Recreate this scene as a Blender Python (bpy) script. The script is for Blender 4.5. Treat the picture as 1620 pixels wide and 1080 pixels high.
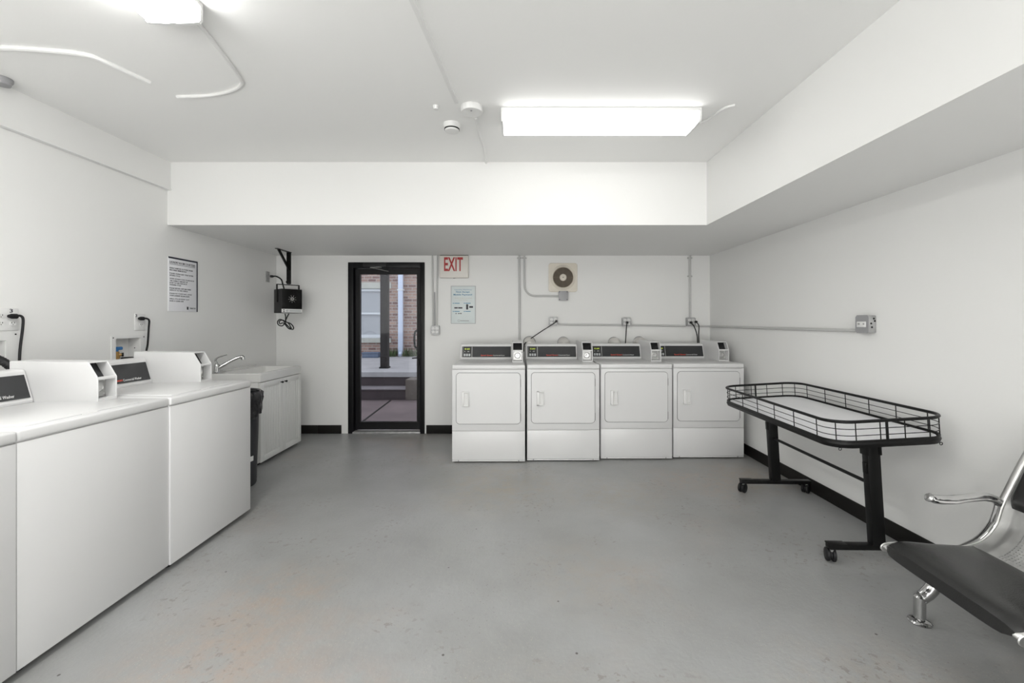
import bpy, bmesh, math, random
from mathutils import Vector, Matrix, Euler
random.seed(7)
for o in list(bpy.data.objects): bpy.data.objects.remove(o)
SC = bpy.context.scene; COL = SC.collection
PI = math.pi
# ---------------------------------------------------------------- camera, world, exposure
cam = bpy.data.cameras.new('camera'); co = bpy.data.objects.new('camera', cam); COL.objects.link(co)
co.location = (0, 0, 1.31); co.rotation_euler = (PI/2, 0, 0)
cam.sensor_width = 36; cam.lens = 15.0; cam.clip_start = .05
cam.shift_x = -5/1620; cam.shift_y = -30/1620
SC.camera = co
w = bpy.data.worlds.new('sky'); SC.world = w; w.use_nodes = True
w.node_tree.nodes['Background'].inputs[0].default_value = (.92, .95, 1, 1)
w.node_tree.nodes['Background'].inputs[1].default_value = 2.0
SC.view_settings.view_transform = 'Standard'; SC.view_settings.look = 'None'
SC.view_settings.exposure = 0.17; SC.view_settings.gamma = 1; SC.view_settings.use_curve_mapping = False
LAMP = 22.0         # emission of the fluorescent lenses (the fixture over the dryers is set dimmer to balance the light on the soffit)
LAMP_DIM = 4.6
def area(loc, rot, sx, sy, power):      # added soft fill light behind the camera
    l = bpy.data.lights.new('rear_fill', 'AREA'); l.shape = 'RECTANGLE'; l.size = sx; l.size_y = sy; l.energy = power; l.color = (1, .995, .985)
    o = bpy.data.objects.new('rear_fill', l); COL.objects.link(o); o.location = loc; o.rotation_euler = rot
area((-.3, -2.35, .75), (math.radians(90+34), 0, 0), 4.4, 1.3, 98)

# ---------------------------------------------------------------- materials
def mat(name, col, rough=.5, metal=0, bump=0, bscale=60, spec=.5, coat=0, var=0, vscale=3):
    m = bpy.data.materials.new(name); m.use_nodes = True
    nt = m.node_tree; b = nt.nodes['Principled BSDF']
    b.inputs['Base Color'].default_value = (*col, 1); b.inputs['Roughness'].default_value = rough
    b.inputs['Metallic'].default_value = metal; b.inputs['Specular IOR Level'].default_value = spec
    b.inputs['Coat Weight'].default_value = coat
    tc = nt.nodes.new('ShaderNodeTexCoord')
    if var:
        n = nt.nodes.new('ShaderNodeTexNoise'); n.inputs['Scale'].default_value = vscale; n.inputs['Detail'].default_value = 5
        nt.links.new(tc.outputs['Object'], n.inputs['Vector'])
        r = nt.nodes.new('ShaderNodeValToRGB')
        r.color_ramp.elements[0].position = .3; r.color_ramp.elements[1].position = .7
        r.color_ramp.elements[0].color = (*[c*(1-var) for c in col], 1)
        r.color_ramp.elements[1].color = (*[min(1, c*(1+var)) for c in col], 1)
        nt.links.new(n.outputs['Fac'], r.inputs[0]); nt.links.new(r.outputs[0], b.inputs['Base Color'])
    if bump:
        n = nt.nodes.new('ShaderNodeTexNoise'); n.inputs['Scale'].default_value = bscale; n.inputs['Detail'].default_value = 4
        nt.links.new(tc.outputs['Object'], n.inputs['Vector'])
        bp = nt.nodes.new('ShaderNodeBump'); bp.inputs['Strength'].default_value = bump; bp.inputs['Distance'].default_value = .01
        nt.links.new(n.outputs['Fac'], bp.inputs['Height']); nt.links.new(bp.outputs[0], b.inputs['Normal'])
    return m
def emis(name, col, s):
    m = mat(name, col, .4); b = m.node_tree.nodes['Principled BSDF']
    b.inputs['Emission Color'].default_value = (*col, 1); b.inputs['Emission Strength'].default_value = s
    return m
M = dict(
 wall=mat('wall_paint', (.845,.845,.832), .55, bump=.05, bscale=60, spec=.3),
 ceil=mat('ceiling_paint', (.915,.915,.903), .6, bump=.04, bscale=45, spec=.25),
 conduitp=mat('painted_conduit', (.82,.82,.81), .5, bump=.1, bscale=80),
 white=mat('white_enamel', (.71,.71,.71), .33, var=.01, coat=.1),
 whitep=mat('white_plastic', (.80,.80,.79), .35),
 laminate=mat('white_laminate', (.86,.86,.88), .3, var=.02),
 tub=mat('sink_plastic', (.80,.80,.78), .25),
 cab=mat('cabinet_white', (.78,.78,.76), .4),
 seam=mat('dark_seam_rubber', (.16,.16,.16), .6),  # dark grey of the dryer door gaskets and hinges
 panel=mat('dark_panel', (.035,.036,.038), .22, var=.1, vscale=8, spec=.4),
 coinwin=mat('dark_display', (.02,.02,.022), .12),
 coinplate=mat('coin_plate', (.50,.50,.49), .32, metal=.6),
 red=mat('red_lettering', (.75,.07,.035), .4),
 wtext=mat('pale_lettering', (.75,.75,.75), .5),
 ktext=mat('dark_lettering', (.03,.03,.04), .6),
 gtext=mat('grey_lettering', (.35,.35,.36), .6),
 btext=mat('blue_lettering', (.08,.26,.42), .6),
 ytext=mat('tan_lettering', (.55,.48,.33), .6),
 exitred=mat('exit_red', (.40,.02,.02), .45),
 lcd=emis('display_digits', (.65,.8,.08), .45),
 btn=mat('button_grey', (.55,.57,.58), .4),
 black=mat('black_metal', (.006,.006,.006), .38, spec=.25),
 blackp=mat('black_plastic', (.010,.010,.011), .45, spec=.3),
 blackm=mat('black_matte_rubber', (.009,.008,.007), .55, spec=.25),
 doorm=mat('black_door_aluminium', (.006,.006,.007), .42, spec=.25),
 bag=mat('black_bin_liner', (.014,.014,.016), .22, bump=.8, bscale=14),
 bin=mat('grey_bin_plastic', (.025,.026,.03), .4),
 chrome=mat('chrome', (.58,.58,.58), .10, metal=1),
 satin=mat('satin_steel', (.62,.62,.61), .28, metal=.9),
 galv=mat('galvanised_steel', (.40,.40,.40), .45, metal=.35, var=.2, vscale=25),
 foil=mat('foil_duct', (.80,.78,.75), .38, metal=.55, bump=.4, bscale=30),
 greybox=mat('grey_box', (.36,.36,.37), .5, metal=.2),
 leather=mat('black_leather', (.014,.014,.014), .27, bump=.12, bscale=260, spec=.6),
 brass=mat('brass', (.45,.28,.10), .35, metal=.8),
 conduitg=mat('grey_painted_conduit', (.56,.56,.55), .4),
 blue=mat('blue_valve_handle', (.02,.16,.42), .4),
 cream=mat('aged_cream_plastic', (.74,.69,.60), .45, var=.04, vscale=9),
 vent=mat('dirty_grille', (.35,.29,.22), .6),
 dark=mat('dark_hollow', (.02,.015,.012), .8),
 paper=mat('paper_sign', (.86,.86,.89), .45),
 paper2=mat('laminated_notice', (.70,.76,.76), .4, var=.05, vscale=4),
 exitface=mat('exit_face', (.76,.73,.68), .4),
 concrete=mat('outdoor_concrete', (.36,.35,.35), .8, bump=.3, bscale=30, var=.1),
 patio=mat('reddish_patio_concrete', (.135,.10,.10), .75, bump=.3, bscale=30, var=.2, vscale=2),
 riser=mat('step_riser_paint', (.05,.036,.038), .7, var=.2, vscale=3),
 stone=mat('limestone_sill', (.42,.42,.37), .8, var=.1),
 wood=mat('brown_post_paint', (.016,.012,.011), .7, var=.1),
 blind=mat('window_blind', (.36,.37,.38), .5),
 wframe=mat('white_window_frame', (.60,.62,.63), .5),
 spout=mat('painted_downspout', (.56,.62,.74), .45),
 leaf=mat('weeds_green', (.06,.09,.03), .7, var=.4, vscale=20),
 bluebox=mat('blue_grey_box', (.10,.13,.19), .6),
 heater=mat('heater_black', (.006,.006,.006), .4, spec=.25),
 heaterside=mat('heater_side', (.022,.022,.023), .45, spec=.3),
)
def floor_mat():
    m = mat('painted_concrete_floor', (.33,.335,.335), .42, spec=.5); nt = m.node_tree; N = nt.nodes.new; L = nt.links.new
    b = nt.nodes['Principled BSDF']; tc = nt.nodes['Texture Coordinate']
    def noise(s, d=5, r=.55, off=0):
        mp = N('ShaderNodeMapping'); mp.inputs['Location'].default_value = (off, off*.7, 0); L(tc.outputs['Object'], mp.inputs[0])
        n = N('ShaderNodeTexNoise'); n.inputs['Scale'].default_value = s; n.inputs['Detail'].default_value = d; n.inputs['Roughness'].default_value = r
        L(mp.outputs[0], n.inputs['Vector']); return n.outputs['Fac']
    def ramp(src, p0, p1):
        r = N('ShaderNodeMapRange'); r.inputs[1].default_value = p0; r.inputs[2].default_value = p1; r.clamp = True
        L(src, r.inputs[0]); return r.outputs[0]
    def mul(a, c):
        r = N('ShaderNodeMath'); r.operation = 'MULTIPLY'; L(a, r.inputs[0])
        if isinstance(c, (int, float)): r.inputs[1].default_value = c
        else: L(c, r.inputs[1])
        return r.outputs[0]
    def mix(f, a, c):
        r = N('ShaderNodeMix'); r.data_type = 'RGBA'; L(f, r.inputs[0])
        if isinstance(a, tuple): r.inputs[6].default_value = (*a, 1)
        else: L(a, r.inputs[6])
        r.inputs[7].default_value = (*c, 1); return r.outputs[2]
    base = mix(ramp(noise(1.1, 6), .35, .68), (.362,.368,.368), (.28,.283,.275))
    base = mix(mul(ramp(noise(6, 8, .7, 3), .5, .7), .4), base, (.285,.288,.28))
    stain = mul(ramp(noise(.9, 4, .5, 11.3), .53, .70), ramp(noise(14, 8, .75, 5), .38, .66))
    base = mix(mul(stain, .8), base, (.37,.31,.26))
    sxyz = N('ShaderNodeSeparateXYZ'); L(tc.outputs['Object'], sxyz.inputs[0])
    for cx_, cy_, r_, col_, k_, o_ in ((-1.15,1.62,.42,(.40,.32,.265),.7,3), (-.62,1.40,.30,(.41,.32,.27),.55,6), (-1.15,2.05,.30,(.40,.30,.22),.55,9), (-.1,3.45,.55,(.36,.30,.21),.55,12), (.75,3.25,.40,(.35,.30,.22),.5,15), (1.35,1.35,.45,(.40,.33,.26),.5,18), (2.05,3.6,.35,(.36,.28,.20),.6,21), (.35,2.25,.35,(.37,.32,.25),.35,24), (-1.95,3.0,.45,(.20,.19,.18),.5,27)):
        v_ = N('ShaderNodeVectorMath'); v_.operation = 'DISTANCE'; L(tc.outputs['Object'], v_.inputs[0]); v_.inputs[1].default_value = (cx_, cy_, 0)
        base = mix(mul(mul(ramp(v_.outputs['Value'], r_*1.25, r_*.2), ramp(noise(9, 8, .75, o_), .42, .62)), k_), base, col_)
    # worn chips: small dark and pale specks clustered in the worn areas
    v = N('ShaderNodeTexVoronoi'); v.inputs['Scale'].default_value = 48; L(tc.outputs['Object'], v.inputs['Vector'])
    chips = mul(ramp(v.outputs['Distance'], .17, .10), ramp(noise(2.2, 3, .5, 20), .50, .62))
    base = mix(mul(chips, .6), base, (.20,.185,.165))
    v2 = N('ShaderNodeTexVoronoi'); v2.inputs['Scale'].default_value = 75; L(tc.outputs['Object'], v2.inputs['Vector'])
    sp = mul(ramp(v2.outputs['Distance'], .16, .08), ramp(noise(2.6, 3, .5, 33), .44, .60))
    base = mix(mul(sp, .8), base, (.50,.46,.40))
    crack = mul(ramp(noise(30, 3, .6, 8), .585, .62), ramp(noise(2, 3, .5, 44), .52, .6))
    base = mix(mul(crack, .6), base, (.22,.205,.18))
    v3 = N('ShaderNodeTexVoronoi'); v3.inputs['Scale'].default_value = 5.5; L(tc.outputs['Object'], v3.inputs['Vector'])
    base = mix(mul(ramp(v3.outputs['Distance'], .035, .025), .85), base, (.06,.05,.045))
    L(base, b.inputs['Base Color'])
    r = N('ShaderNodeMapRange'); r.inputs[3].default_value = .22; r.inputs[4].default_value = .46; L(noise(3, 6, .6, 9), r.inputs[0])
    L(r.outputs[0], b.inputs['Roughness'])
    bp = N('ShaderNodeBump'); bp.inputs['Strength'].default_value = .18; bp.inputs['Distance'].default_value = .01
    L(noise(40, 6, .65), bp.inputs['Height']); L(bp.outputs[0], b.inputs['Normal'])
    return m
M['floor'] = floor_mat()
def brick_mat():
    m = mat('red_brown_brick', (.3,.2,.17), .85); nt = m.node_tree; b = nt.nodes['Principled BSDF']; tc = nt.nodes['Texture Coordinate']
    mp = nt.nodes.new('ShaderNodeMapping'); mp.inputs['Rotation'].default_value = (PI/2, 0, 0)
    br = nt.nodes.new('ShaderNodeTexBrick'); br.inputs['Color1'].default_value = (.38,.25,.20,1); br.inputs['Color2'].default_value = (.17,.095,.085,1)
    br.inputs['Mortar'].default_value = (.36,.33,.30,1); br.inputs['Scale'].default_value = 1
    br.inputs['Brick Width'].default_value = .21; br.inputs['Row Height'].default_value = .075; br.inputs['Mortar Size'].default_value = .009
    nt.links.new(tc.outputs['Object'], mp.inputs[0]); nt.links.new(mp.outputs[0], br.inputs[0])
    nt.links.new(br.outputs[0], b.inputs['Base Color']); return m
M['brick'] = brick_mat()
def glass_mat():
    m = bpy.data.materials.new('door_glass'); m.use_nodes = True; nt = m.node_tree; nt.nodes.remove(nt.nodes['Principled BSDF'])
    t = nt.nodes.new('ShaderNodeBsdfTransparent'); t.inputs[0].default_value = (.80,.82,.85,1)
    g = nt.nodes.new('ShaderNodeBsdfGlossy'); g.inputs['Roughness'].default_value = .02
    f = nt.nodes.new('ShaderNodeFresnel'); f.inputs[0].default_value = 1.45
    x = nt.nodes.new('ShaderNodeMixShader'); nt.links.new(f.outputs[0], x.inputs[0]); nt.links.new(t.outputs[0], x.inputs[1]); nt.links.new(g.outputs[0], x.inputs[2])
    nt.links.new(x.outputs[0], nt.nodes['Material Output'].inputs[0]); return m
M['glass'] = glass_mat()
def lens_mat(LAMP):     # prismatic acrylic lens, fine ribs along the tube, lit from within
    m = emis('fluorescent_lens', (1, .995, .97), LAMP); nt = m.node_tree; b = nt.nodes['Principled BSDF']; tc = nt.nodes['Texture Coordinate']
    wv = nt.nodes.new('ShaderNodeTexWave'); wv.bands_direction = 'Y'; wv.inputs['Scale'].default_value = 40
    nt.links.new(tc.outputs['Object'], wv.inputs[0])
    bp = nt.nodes.new('ShaderNodeBump'); bp.inputs['Strength'].default_value = .3; nt.links.new(wv.outputs['Fac'], bp.inputs['Height'])
    nt.links.new(bp.outputs[0], b.inputs['Normal']); return m
M['lens'] = lens_mat(LAMP); M['lens_dim'] = lens_mat(LAMP_DIM)
def perf_mat():     # punched steel: rows of small holes, laid out by the sheet's own uv in metres
    m = mat('perforated_steel', (.60,.60,.59), .3, metal=.85); nt = m.node_tree; N = nt.nodes.new; L = nt.links.new
    b = nt.nodes['Principled BSDF']; uv = N('ShaderNodeUVMap')
    sx = N('ShaderNodeSeparateXYZ'); L(uv.outputs[0], sx.inputs[0])
    def math_(op, a, c=0.0):
        r = N('ShaderNodeMath'); r.operation = op
        if isinstance(a, (int, float)): r.inputs[0].default_value = a
        else: L(a, r.inputs[0])
        if isinstance(c, (int, float)): r.inputs[1].default_value = c
        else: L(c, r.inputs[1])
        return r.outputs[0]
    def cell(s, pitch): return math_('SUBTRACT', math_('FRACT', math_('DIVIDE', s, pitch)), .5)
    a, c = cell(sx.outputs[0], .013), cell(sx.outputs[1], .011)
    d = math_('SQRT', math_('ADD', math_('MULTIPLY', a, a), math_('MULTIPLY', c, c)))
    hole = math_('LESS_THAN', d, .23)
    inx = math_('MULTIPLY', math_('GREATER_THAN', sx.outputs[0], .09), math_('LESS_THAN', sx.outputs[0], .44))
    iny = math_('MULTIPLY', math_('GREATER_THAN', sx.outputs[1], .03), math_('LESS_THAN', sx.outputs[1], .95))
    hole = math_('MULTIPLY', hole, math_('MULTIPLY', inx, iny))
    t = N('ShaderNodeBsdfTransparent'); x = N('ShaderNodeMixShader'); L(hole, x.inputs[0]); L(b.outputs[0], x.inputs[1]); L(t.outputs[0], x.inputs[2])
    L(x.outputs[0], nt.nodes['Material Output'].inputs[0]); return m
M['perf'] = perf_mat()

# ---------------------------------------------------------------- mesh helpers
def box(bm, x0, x1, y0, y1, z0, z1, bev=0, seg=2, mtx=None):
    vs = [bm.verts.new((x, y, z)) for x in (x0, x1) for y in (y0, y1) for z in (z0, z1)]
    F = [(0,1,3,2),(4,6,7,5),(0,4,5,1),(2,3,7,6),(0,2,6,4),(1,5,7,3)]
    fs = [bm.faces.new([vs[i] for i in f]) for f in F]
    allv = vs
    if bev:
        es = list({e for f in fs for e in f.edges})
        r = bmesh.ops.bevel(bm, geom=es, offset=bev, segments=seg, profile=.5, affect='EDGES')
        allv = list({v for v in r['verts']} | {v for f in r['faces'] for v in f.verts} | {v for v in vs if v.is_valid})
    if mtx is not None:
        for v in allv: v.co = mtx @ v.co
    return allv
def prism(bm, pts, a0, a1, fn):
    """pts 2D outline; fn(u,v,a)->Vector"""
    A = [bm.verts.new(fn(u, v, a0)) for u, v in pts]; B = [bm.verts.new(fn(u, v, a1)) for u, v in pts]
    n = len(pts)
    for i in range(n): bm.faces.new((A[i], A[(i+1)%n], B[(i+1)%n], B[i]))
    bm.faces.new(A[::-1]); bm.faces.new(B)
def rrect(x0, x1, y0, y1, r, n=6):
    P = []
    for cx, cy, a in ((x1-r, y1-r, 0), (x0+r, y1-r, 90), (x0+r, y0+r, 180), (x1-r, y0+r, 270)):
        for i in range(n+1):
            t = math.radians(a + 90*i/n); P.append((cx+r*math.cos(t), cy+r*math.sin(t)))
    return P
def smooth_path(pts, k=6, closed=False):
    P = [Vector(p) for p in pts]; n = len(P); out = []
    R = range(n) if closed else range(n-1)
    for i in R:
        p0 = P[(i-1)%n] if closed or i > 0 else P[0]*2-P[1]
        p1, p2 = P[i], P[(i+1)%n]
        p3 = P[(i+2)%n] if closed or i+2 < n else P[-1]*2-P[-2]
        for j in range(k):
            t = j/k
            out.append(.5*((2*p1)+(p2-p0)*t+(2*p0-5*p1+4*p2-p3)*t*t+(3*p1-p0-3*p2+p3)*t**3))
    if not closed: out.append(P[-1])
    return out
def tube(bm, pts, r, seg=10, closed=False, smooth=0, sx=1, sy=1, up=None, radii=None):
    P = smooth_path(pts, smooth, closed) if smooth else [Vector(p) for p in pts]
    n = len(P); rings = []; prev = None
    for i, p in enumerate(P):
        a = P[(i-1)%n] if closed or i > 0 else p; b = P[(i+1)%n] if closed or i < n-1 else p
        t = (b-a).normalized()
        if up is not None: u = Vector(up); u = (u-t*u.dot(t)).normalized()
        elif prev is None:
            u = Vector((0,0,1)) if abs(t.z) < .9 else Vector((1,0,0)); u = (u-t*u.dot(t)).normalized()
        else: u = (prev-t*prev.dot(t)).normalized()
        prev = u; v = t.cross(u)
        rr = r if radii is None else r*radii[min(len(radii)-1, int(round(i/(n-1)*(len(radii)-1))))]
        rings.append([bm.verts.new(p+u*math.cos(2*PI*k/seg)*rr*sx+v*math.sin(2*PI*k/seg)*rr*sy) for k in range(seg)])
    for i in range(n if closed else n-1):
        A, B = rings[i], rings[(i+1)%n]
        for k in range(seg): bm.faces.new((A[k], A[(k+1)%seg], B[(k+1)%seg], B[k]))
    if not closed: bm.faces.new(rings[0][::-1]); bm.faces.new(rings[-1])
def lathe(bm, prof, seg=32, mtx=None):
    """prof: (r,z) list, closed at both ends if r==0"""
    rings = []
    mtx = mtx or Matrix()
    for r, z in prof:
        if r < 1e-6: rings.append([bm.verts.new(mtx@Vector((0,0,z)))])
        else: rings.append([bm.verts.new(mtx@Vector((r*math.cos(2*PI*k/seg), r*math.sin(2*PI*k/seg), z))) for k in range(seg)])
    for A, B in zip(rings, rings[1:]):
        for k in range(seg):
            a = [A[k%len(A)], A[(k+1)%len(A)], B[(k+1)%len(B)], B[k%len(B)]]
            a = list(dict.fromkeys(a))
            if len(a) > 2: bm.faces.new(a)
def cyl(bm, p, q, r, seg=20, r2=None):
    tube(bm, [p, q], r, seg, radii=None if r2 is None else [1, r2/r])
def new(): return bmesh.new()
SPLIT = {'rail_upright','rail_wire','divider','shell_rim','sill','strap','screw','hook','seat_mount','receptacle','knockouts','switch','test_button','wall_strap'}
def islands(bm):
    seen = set(); out = []
    for v in bm.verts:
        if v in seen: continue
        st_ = [v]; seen.add(v); g = []
        while st_:
            q = st_.pop(); g.append(q)
            for e in q.link_edges:
                o2 = e.other_vert(q)
                if o2 not in seen: seen.add(o2); st_.append(o2)
        out.append(g)
    return out
def obj(name, bm, m, parent=None, smooth=True, loc=None):
    if name in SPLIT:
        gs = islands(bm)
        if len(gs) > 1:
            first = None
            for g in gs:
                nb = new(); mp = {v: nb.verts.new(v.co) for v in g}
                for f in {f for v in g for f in v.link_faces}: nb.faces.new([mp[v] for v in f.verts])
                o = obj1(name, nb, m, parent, smooth, loc); first = first or o
            bm.free(); return first
    return obj1(name, bm, m, parent, smooth, loc)
def obj1(name, bm, m, parent=None, smooth=True, loc=None):
    bmesh.ops.recalc_face_normals(bm, faces=bm.faces)
    me = bpy.data.meshes.new(name); bm.to_mesh(me); bm.free()
    if isinstance(m, str): m = M[m]
    me.materials.append(m)
    if smooth:
        me.shade_smooth()
        try: me.set_sharp_from_angle(angle=math.radians(38))
        except Exception: pass
    o = bpy.data.objects.new(name, me); COL.objects.link(o)
    if parent: o.parent = parent
    if loc is not None:
        me.transform(Matrix.Translation(-Vector(loc))); o.location = loc
    return o
def tag(o, label=None, cat=None, group=None, kind=None):
    if label: o['label'] = label
    if cat: o['category'] = cat
    if group: o['group'] = group
    if kind: o['kind'] = kind
    return o
def thing(name, label, cat, loc=(0,0,0), rotz=0, group=None):
    o = bpy.data.objects.new(name, None); COL.objects.link(o); o.empty_display_size = .05
    o.location = loc; o.rotation_euler = (0, 0, rotz); tag(o, label, cat, group); return o
def kids(o): return [c for c in bpy.data.objects if c.parent == o]
def copy_tree(o, parent=None):
    c = o.copy(); COL.objects.link(c); c.parent = parent
    for ch in kids(o): copy_tree(ch, c)
    return c
def B(name, m, parent, *boxes, bev=0, seg=2, smooth=True):
    bm = new()
    for b in boxes: box(bm, *b, bev=bev, seg=seg)
    return obj(name, bm, m, parent, smooth)
def struct(name, m, *boxes, bev=0):
    return tag(B(name, m, None, *boxes, bev=bev), kind='structure')
def text_into(bm, body, x0, x1, z0, z1, fn, depth=.0008, keep=False, align='L', bold=0):
    """adds lettering fitted in the rectangle; fn(u,v,n) -> Vector"""
    cu = bpy.data.curves.new('t', 'FONT'); cu.body = body; cu.resolution_u = 2; cu.extrude = .5; cu.offset = bold
    o = bpy.data.objects.new('t', cu); COL.objects.link(o)
    bpy.context.view_layer.update()
    me = bpy.data.meshes.new_from_object(o.evaluated_get(bpy.context.evaluated_depsgraph_get()))
    if len(me.vertices):
        xs = [v.co.x for v in me.vertices]; ys = [v.co.y for v in me.vertices]
        a, b, c, d = min(xs), max(xs), min(ys), max(ys)
        sy = (z1-z0)/(d-c); sx = (x1-x0)/(b-a)
        if keep: sx = min(sx, sy)
        off = 0 if align == 'L' else ((x1-x0)-(b-a)*sx)/2
        vs = [bm.verts.new(fn(x0+off+(v.co.x-a)*sx, z0+(v.co.y-c)*sy, depth if v.co.z > 0 else 0)) for v in me.vertices]
        for p in me.polygons:
            try: bm.faces.new([vs[i] for i in p.vertices])
            except ValueError: pass
    bpy.data.objects.remove(o); bpy.data.curves.remove(cu); bpy.data.meshes.remove(me)

# ---------------------------------------------------------------- room shell
XL, XR, YB, YR, ZC = -2.82, 2.30, 5.04, -2.6, 2.61
ZS, YS, XS = 2.10, 3.46, 1.553           # dropped soffit underside, its front face, its side face
DX0, DX1, DZ = -1.971, -1.068, 2.02      # door opening
def holed(u0, u1, z0, z1, holes, mk):
    us = sorted({u0, u1, *[h[0] for h in holes], *[h[1] for h in holes]}); zs = sorted({z0, z1, *[h[2] for h in holes], *[h[3] for h in holes]})
    for a, b in zip(us, us[1:]):
        for c, d in zip(zs, zs[1:]):
            if any(h[0] <= a and b <= h[1] and h[2] <= c and d <= h[3] for h in holes): continue
            mk(a, b, c, d)
struct('floor', 'floor', (XL-.15, XR+.15, YR-.15, YB+.02, -.12, 0))
struct('ceiling', 'ceil', (XL-.15, XR+.15, YR-.15, YB+.2, ZC, ZC+.14))
HA = (3.007, 3.205, 1.03, 1.197); HB = (2.15, 2.36, 1.03, 1.212)
bm = new(); holed(YR-.15, YB+.2, 0, ZC, [HA, HB], lambda a, b, c, d: box(bm, XL-.15, XL, a, b, c, d))
bmesh.ops.remove_doubles(bm, verts=bm.verts, dist=1e-5); tag(obj('wall_left', bm, 'wall', None, False), kind='structure')
bm = new(); holed(XL, XR, 0, ZC, [(DX0, DX1, 0, DZ)], lambda a, b, c, d: box(bm, a, b, YB, YB+.2, c, d))
bmesh.ops.remove_doubles(bm, verts=bm.verts, dist=1e-5); tag(obj('wall_back', bm, 'wall', None, False), kind='structure')
struct('wall_right', 'wall', (XR, XR+.15, YR-.15, YB+.2, 0, ZC))
struct('wall_front', 'wall', (XL, XR, YR-.15, YR, 0, ZC))
bm = new(); prism(bm, [(XL, YS), (XS, YS), (XS, YR), (XR, YR), (XR, YB), (XL, YB)], ZS, ZC, lambda u, v, a: Vector((u, v, a)))
tag(obj('trim_1', bm, 'wall', None, False), kind='structure')                      # L-shaped dropped soffit
struct('trim_2', 'wall', (XL, XL+.028, YR, YS, 2.388, ZC), (XL, XL+.034, YR, YS, 2.380, 2.391))
# baseboards
struct('baseboard_back', 'blackm', (-2.33, -2.05, YB-.012, YB, 0, .10), (DX1+.02, XR, YB-.012, YB, 0, .10), (XL, -2.33, YB-.012, YB, 0, .10), bev=.003)
struct('baseboard_right', 'blackm', (XR-.012, XR, YR, YB-.012, 0, .10), bev=.003)
struct('baseboard_left', 'blackm', (XL, XL+.012, YR, YB-.012, 0, .10), bev=.003)

# ---------------------------------------------------------------- door
dr = bpy.data.objects.new('door_1', None); COL.objects.link(dr); dr.location = (DX0, YB, 0); tag(dr, kind='structure')
W = DX1-DX0
bm = new(); f0, f1 = -.012, .12
box(bm, 0, .062, f0, f1, 0, DZ, .003); box(bm, W-.055, W, f0, f1, 0, DZ, .003); box(bm, .06, W-.05, f0, f1, DZ-.065, DZ, .003)
box(bm, .06, .075, .07, .11, 0, DZ-.06); box(bm, W-.068, W-.05, .07, .11, 0, DZ-.06)
obj('frame', bm, 'doorm', dr)
lf0, lf1 = .045, .09; gx0, gx1, gz0, gz1 = .122, .802, .125, 1.885
bm = new()
holed(.068, W-.058, .035, DZ-.07, [(gx0, gx1, gz0, gz1)], lambda a, b, c, d: box(bm, a, b, lf0, lf1, c, d))
bmesh.ops.remove_doubles(bm, verts=bm.verts, dist=1e-5)
lf = obj('door_leaf', bm, 'doorm', dr, False)
B('glass', 'glass', dr, (gx0-.005, gx1+.005, .066, .070, gz0-.005, gz1+.005))
bm = new(); holed(gx0-.012, gx1+.012, gz0-.012, gz1+.012, [(gx0+.002, gx1-.002, gz0+.002, gz1-.002)], lambda a, b, c, d: box(bm, a, b, lf0-.006, lf0, c, d))
obj('glazing_bead', bm, 'black', dr, False)
bm = new(); tube(bm, [(gx1+.02, .09, 1.215), (gx1-.015, .13, 1.215), (gx1-.052, .15, 1.18), (gx1-.052, .15, 1.03), (gx1-.015, .13, .99), (gx1+.02, .09, .99)], .013, 10, smooth=4)
obj('pull_handle', bm, 'black', dr)
bm = new(); cyl(bm, (gx1+.04, lf0, .89), (gx1+.04, lf0-.03, .89), .016); tube(bm, [(gx1+.04, lf0-.03, .89), (gx1-.01, lf0-.035, .89), (gx1-.05, lf0-.035, .887)], .010, 10, sx=.7)
box(bm, gx1+.018, gx1+.062, lf0-.006, lf0, .80, .94, .002)
obj('lever', bm, 'black', dr)
B('closer_body', 'heaterside', dr, (.19, .46, -.05, -.012, DZ-.058, DZ-.012), bev=.004)
bm = new(); tube(bm, [(.40, -.03, DZ-.06), (.30, -.12, DZ-.075)], .006); tube(bm, [(.30, -.12, DZ-.075), (.46, .05, DZ-.10)], .006, sx=.6)
obj('closer_arm', bm, 'satin', dr)
B('threshold', 'galv', dr, (.055, W-.05, -.02, .20, 0, .022), bev=.004)

# ---------------------------------------------------------------- outside the door
PX0, PX1 = -6.5, 1.5
tag(B('ground_outside', 'patio', None, (PX0, PX1, YB+.2, 11.3, -.12, -.004)), kind='structure')
bm = new(); tube(bm, [(-3.05, 5.0+.35, .0), (-2.02, 5.75, .0), (-2.13, 7.2, .0)], .006)
bm.free()
bm = new()
a, b_ = Vector((-2.03, 5.78, -.003)), Vector((-2.10, 7.2, -.003)); d = (b_-a).normalized(); n = Vector((-d.y, d.x, 0))*.014
a2 = a-d*.5
vs = [a2-n, a2+n, b_+n, b_-n]
A_ = [bm.verts.new(v) for v in vs]; C_ = [bm.verts.new(v+Vector((0,0,.004))) for v in vs]
bm.faces.new(A_[::-1]); bm.faces.new(C_)
for i in range(4): bm.faces.new((A_[i], A_[(i+1)%4], C_[(i+1)%4], C_[i]))
tag(obj('paving_joint', bm, 'blackm', None, False), 'dark straight joint running across the reddish patio outside the glass door', 'paving joint')
RX = -1.86
st = thing('porch_steps', 'dark concrete steps up to the pale porch slab seen through glass door', 'steps', (-3, 7.25, 0))
def at(bm_, loc):   # world-built mesh to be parented under a thing at loc
    bmesh.ops.translate(bm_, verts=bm_.verts, vec=-Vector(loc)); return bm_
bm = new(); box(bm, PX0, RX, 7.25, 7.62, 0, .165); box(bm, PX0, RX, 7.6, 7.9, 0, .34); obj('riser', at(bm, (-3,7.25,0)), 'riser', st, False)
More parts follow.
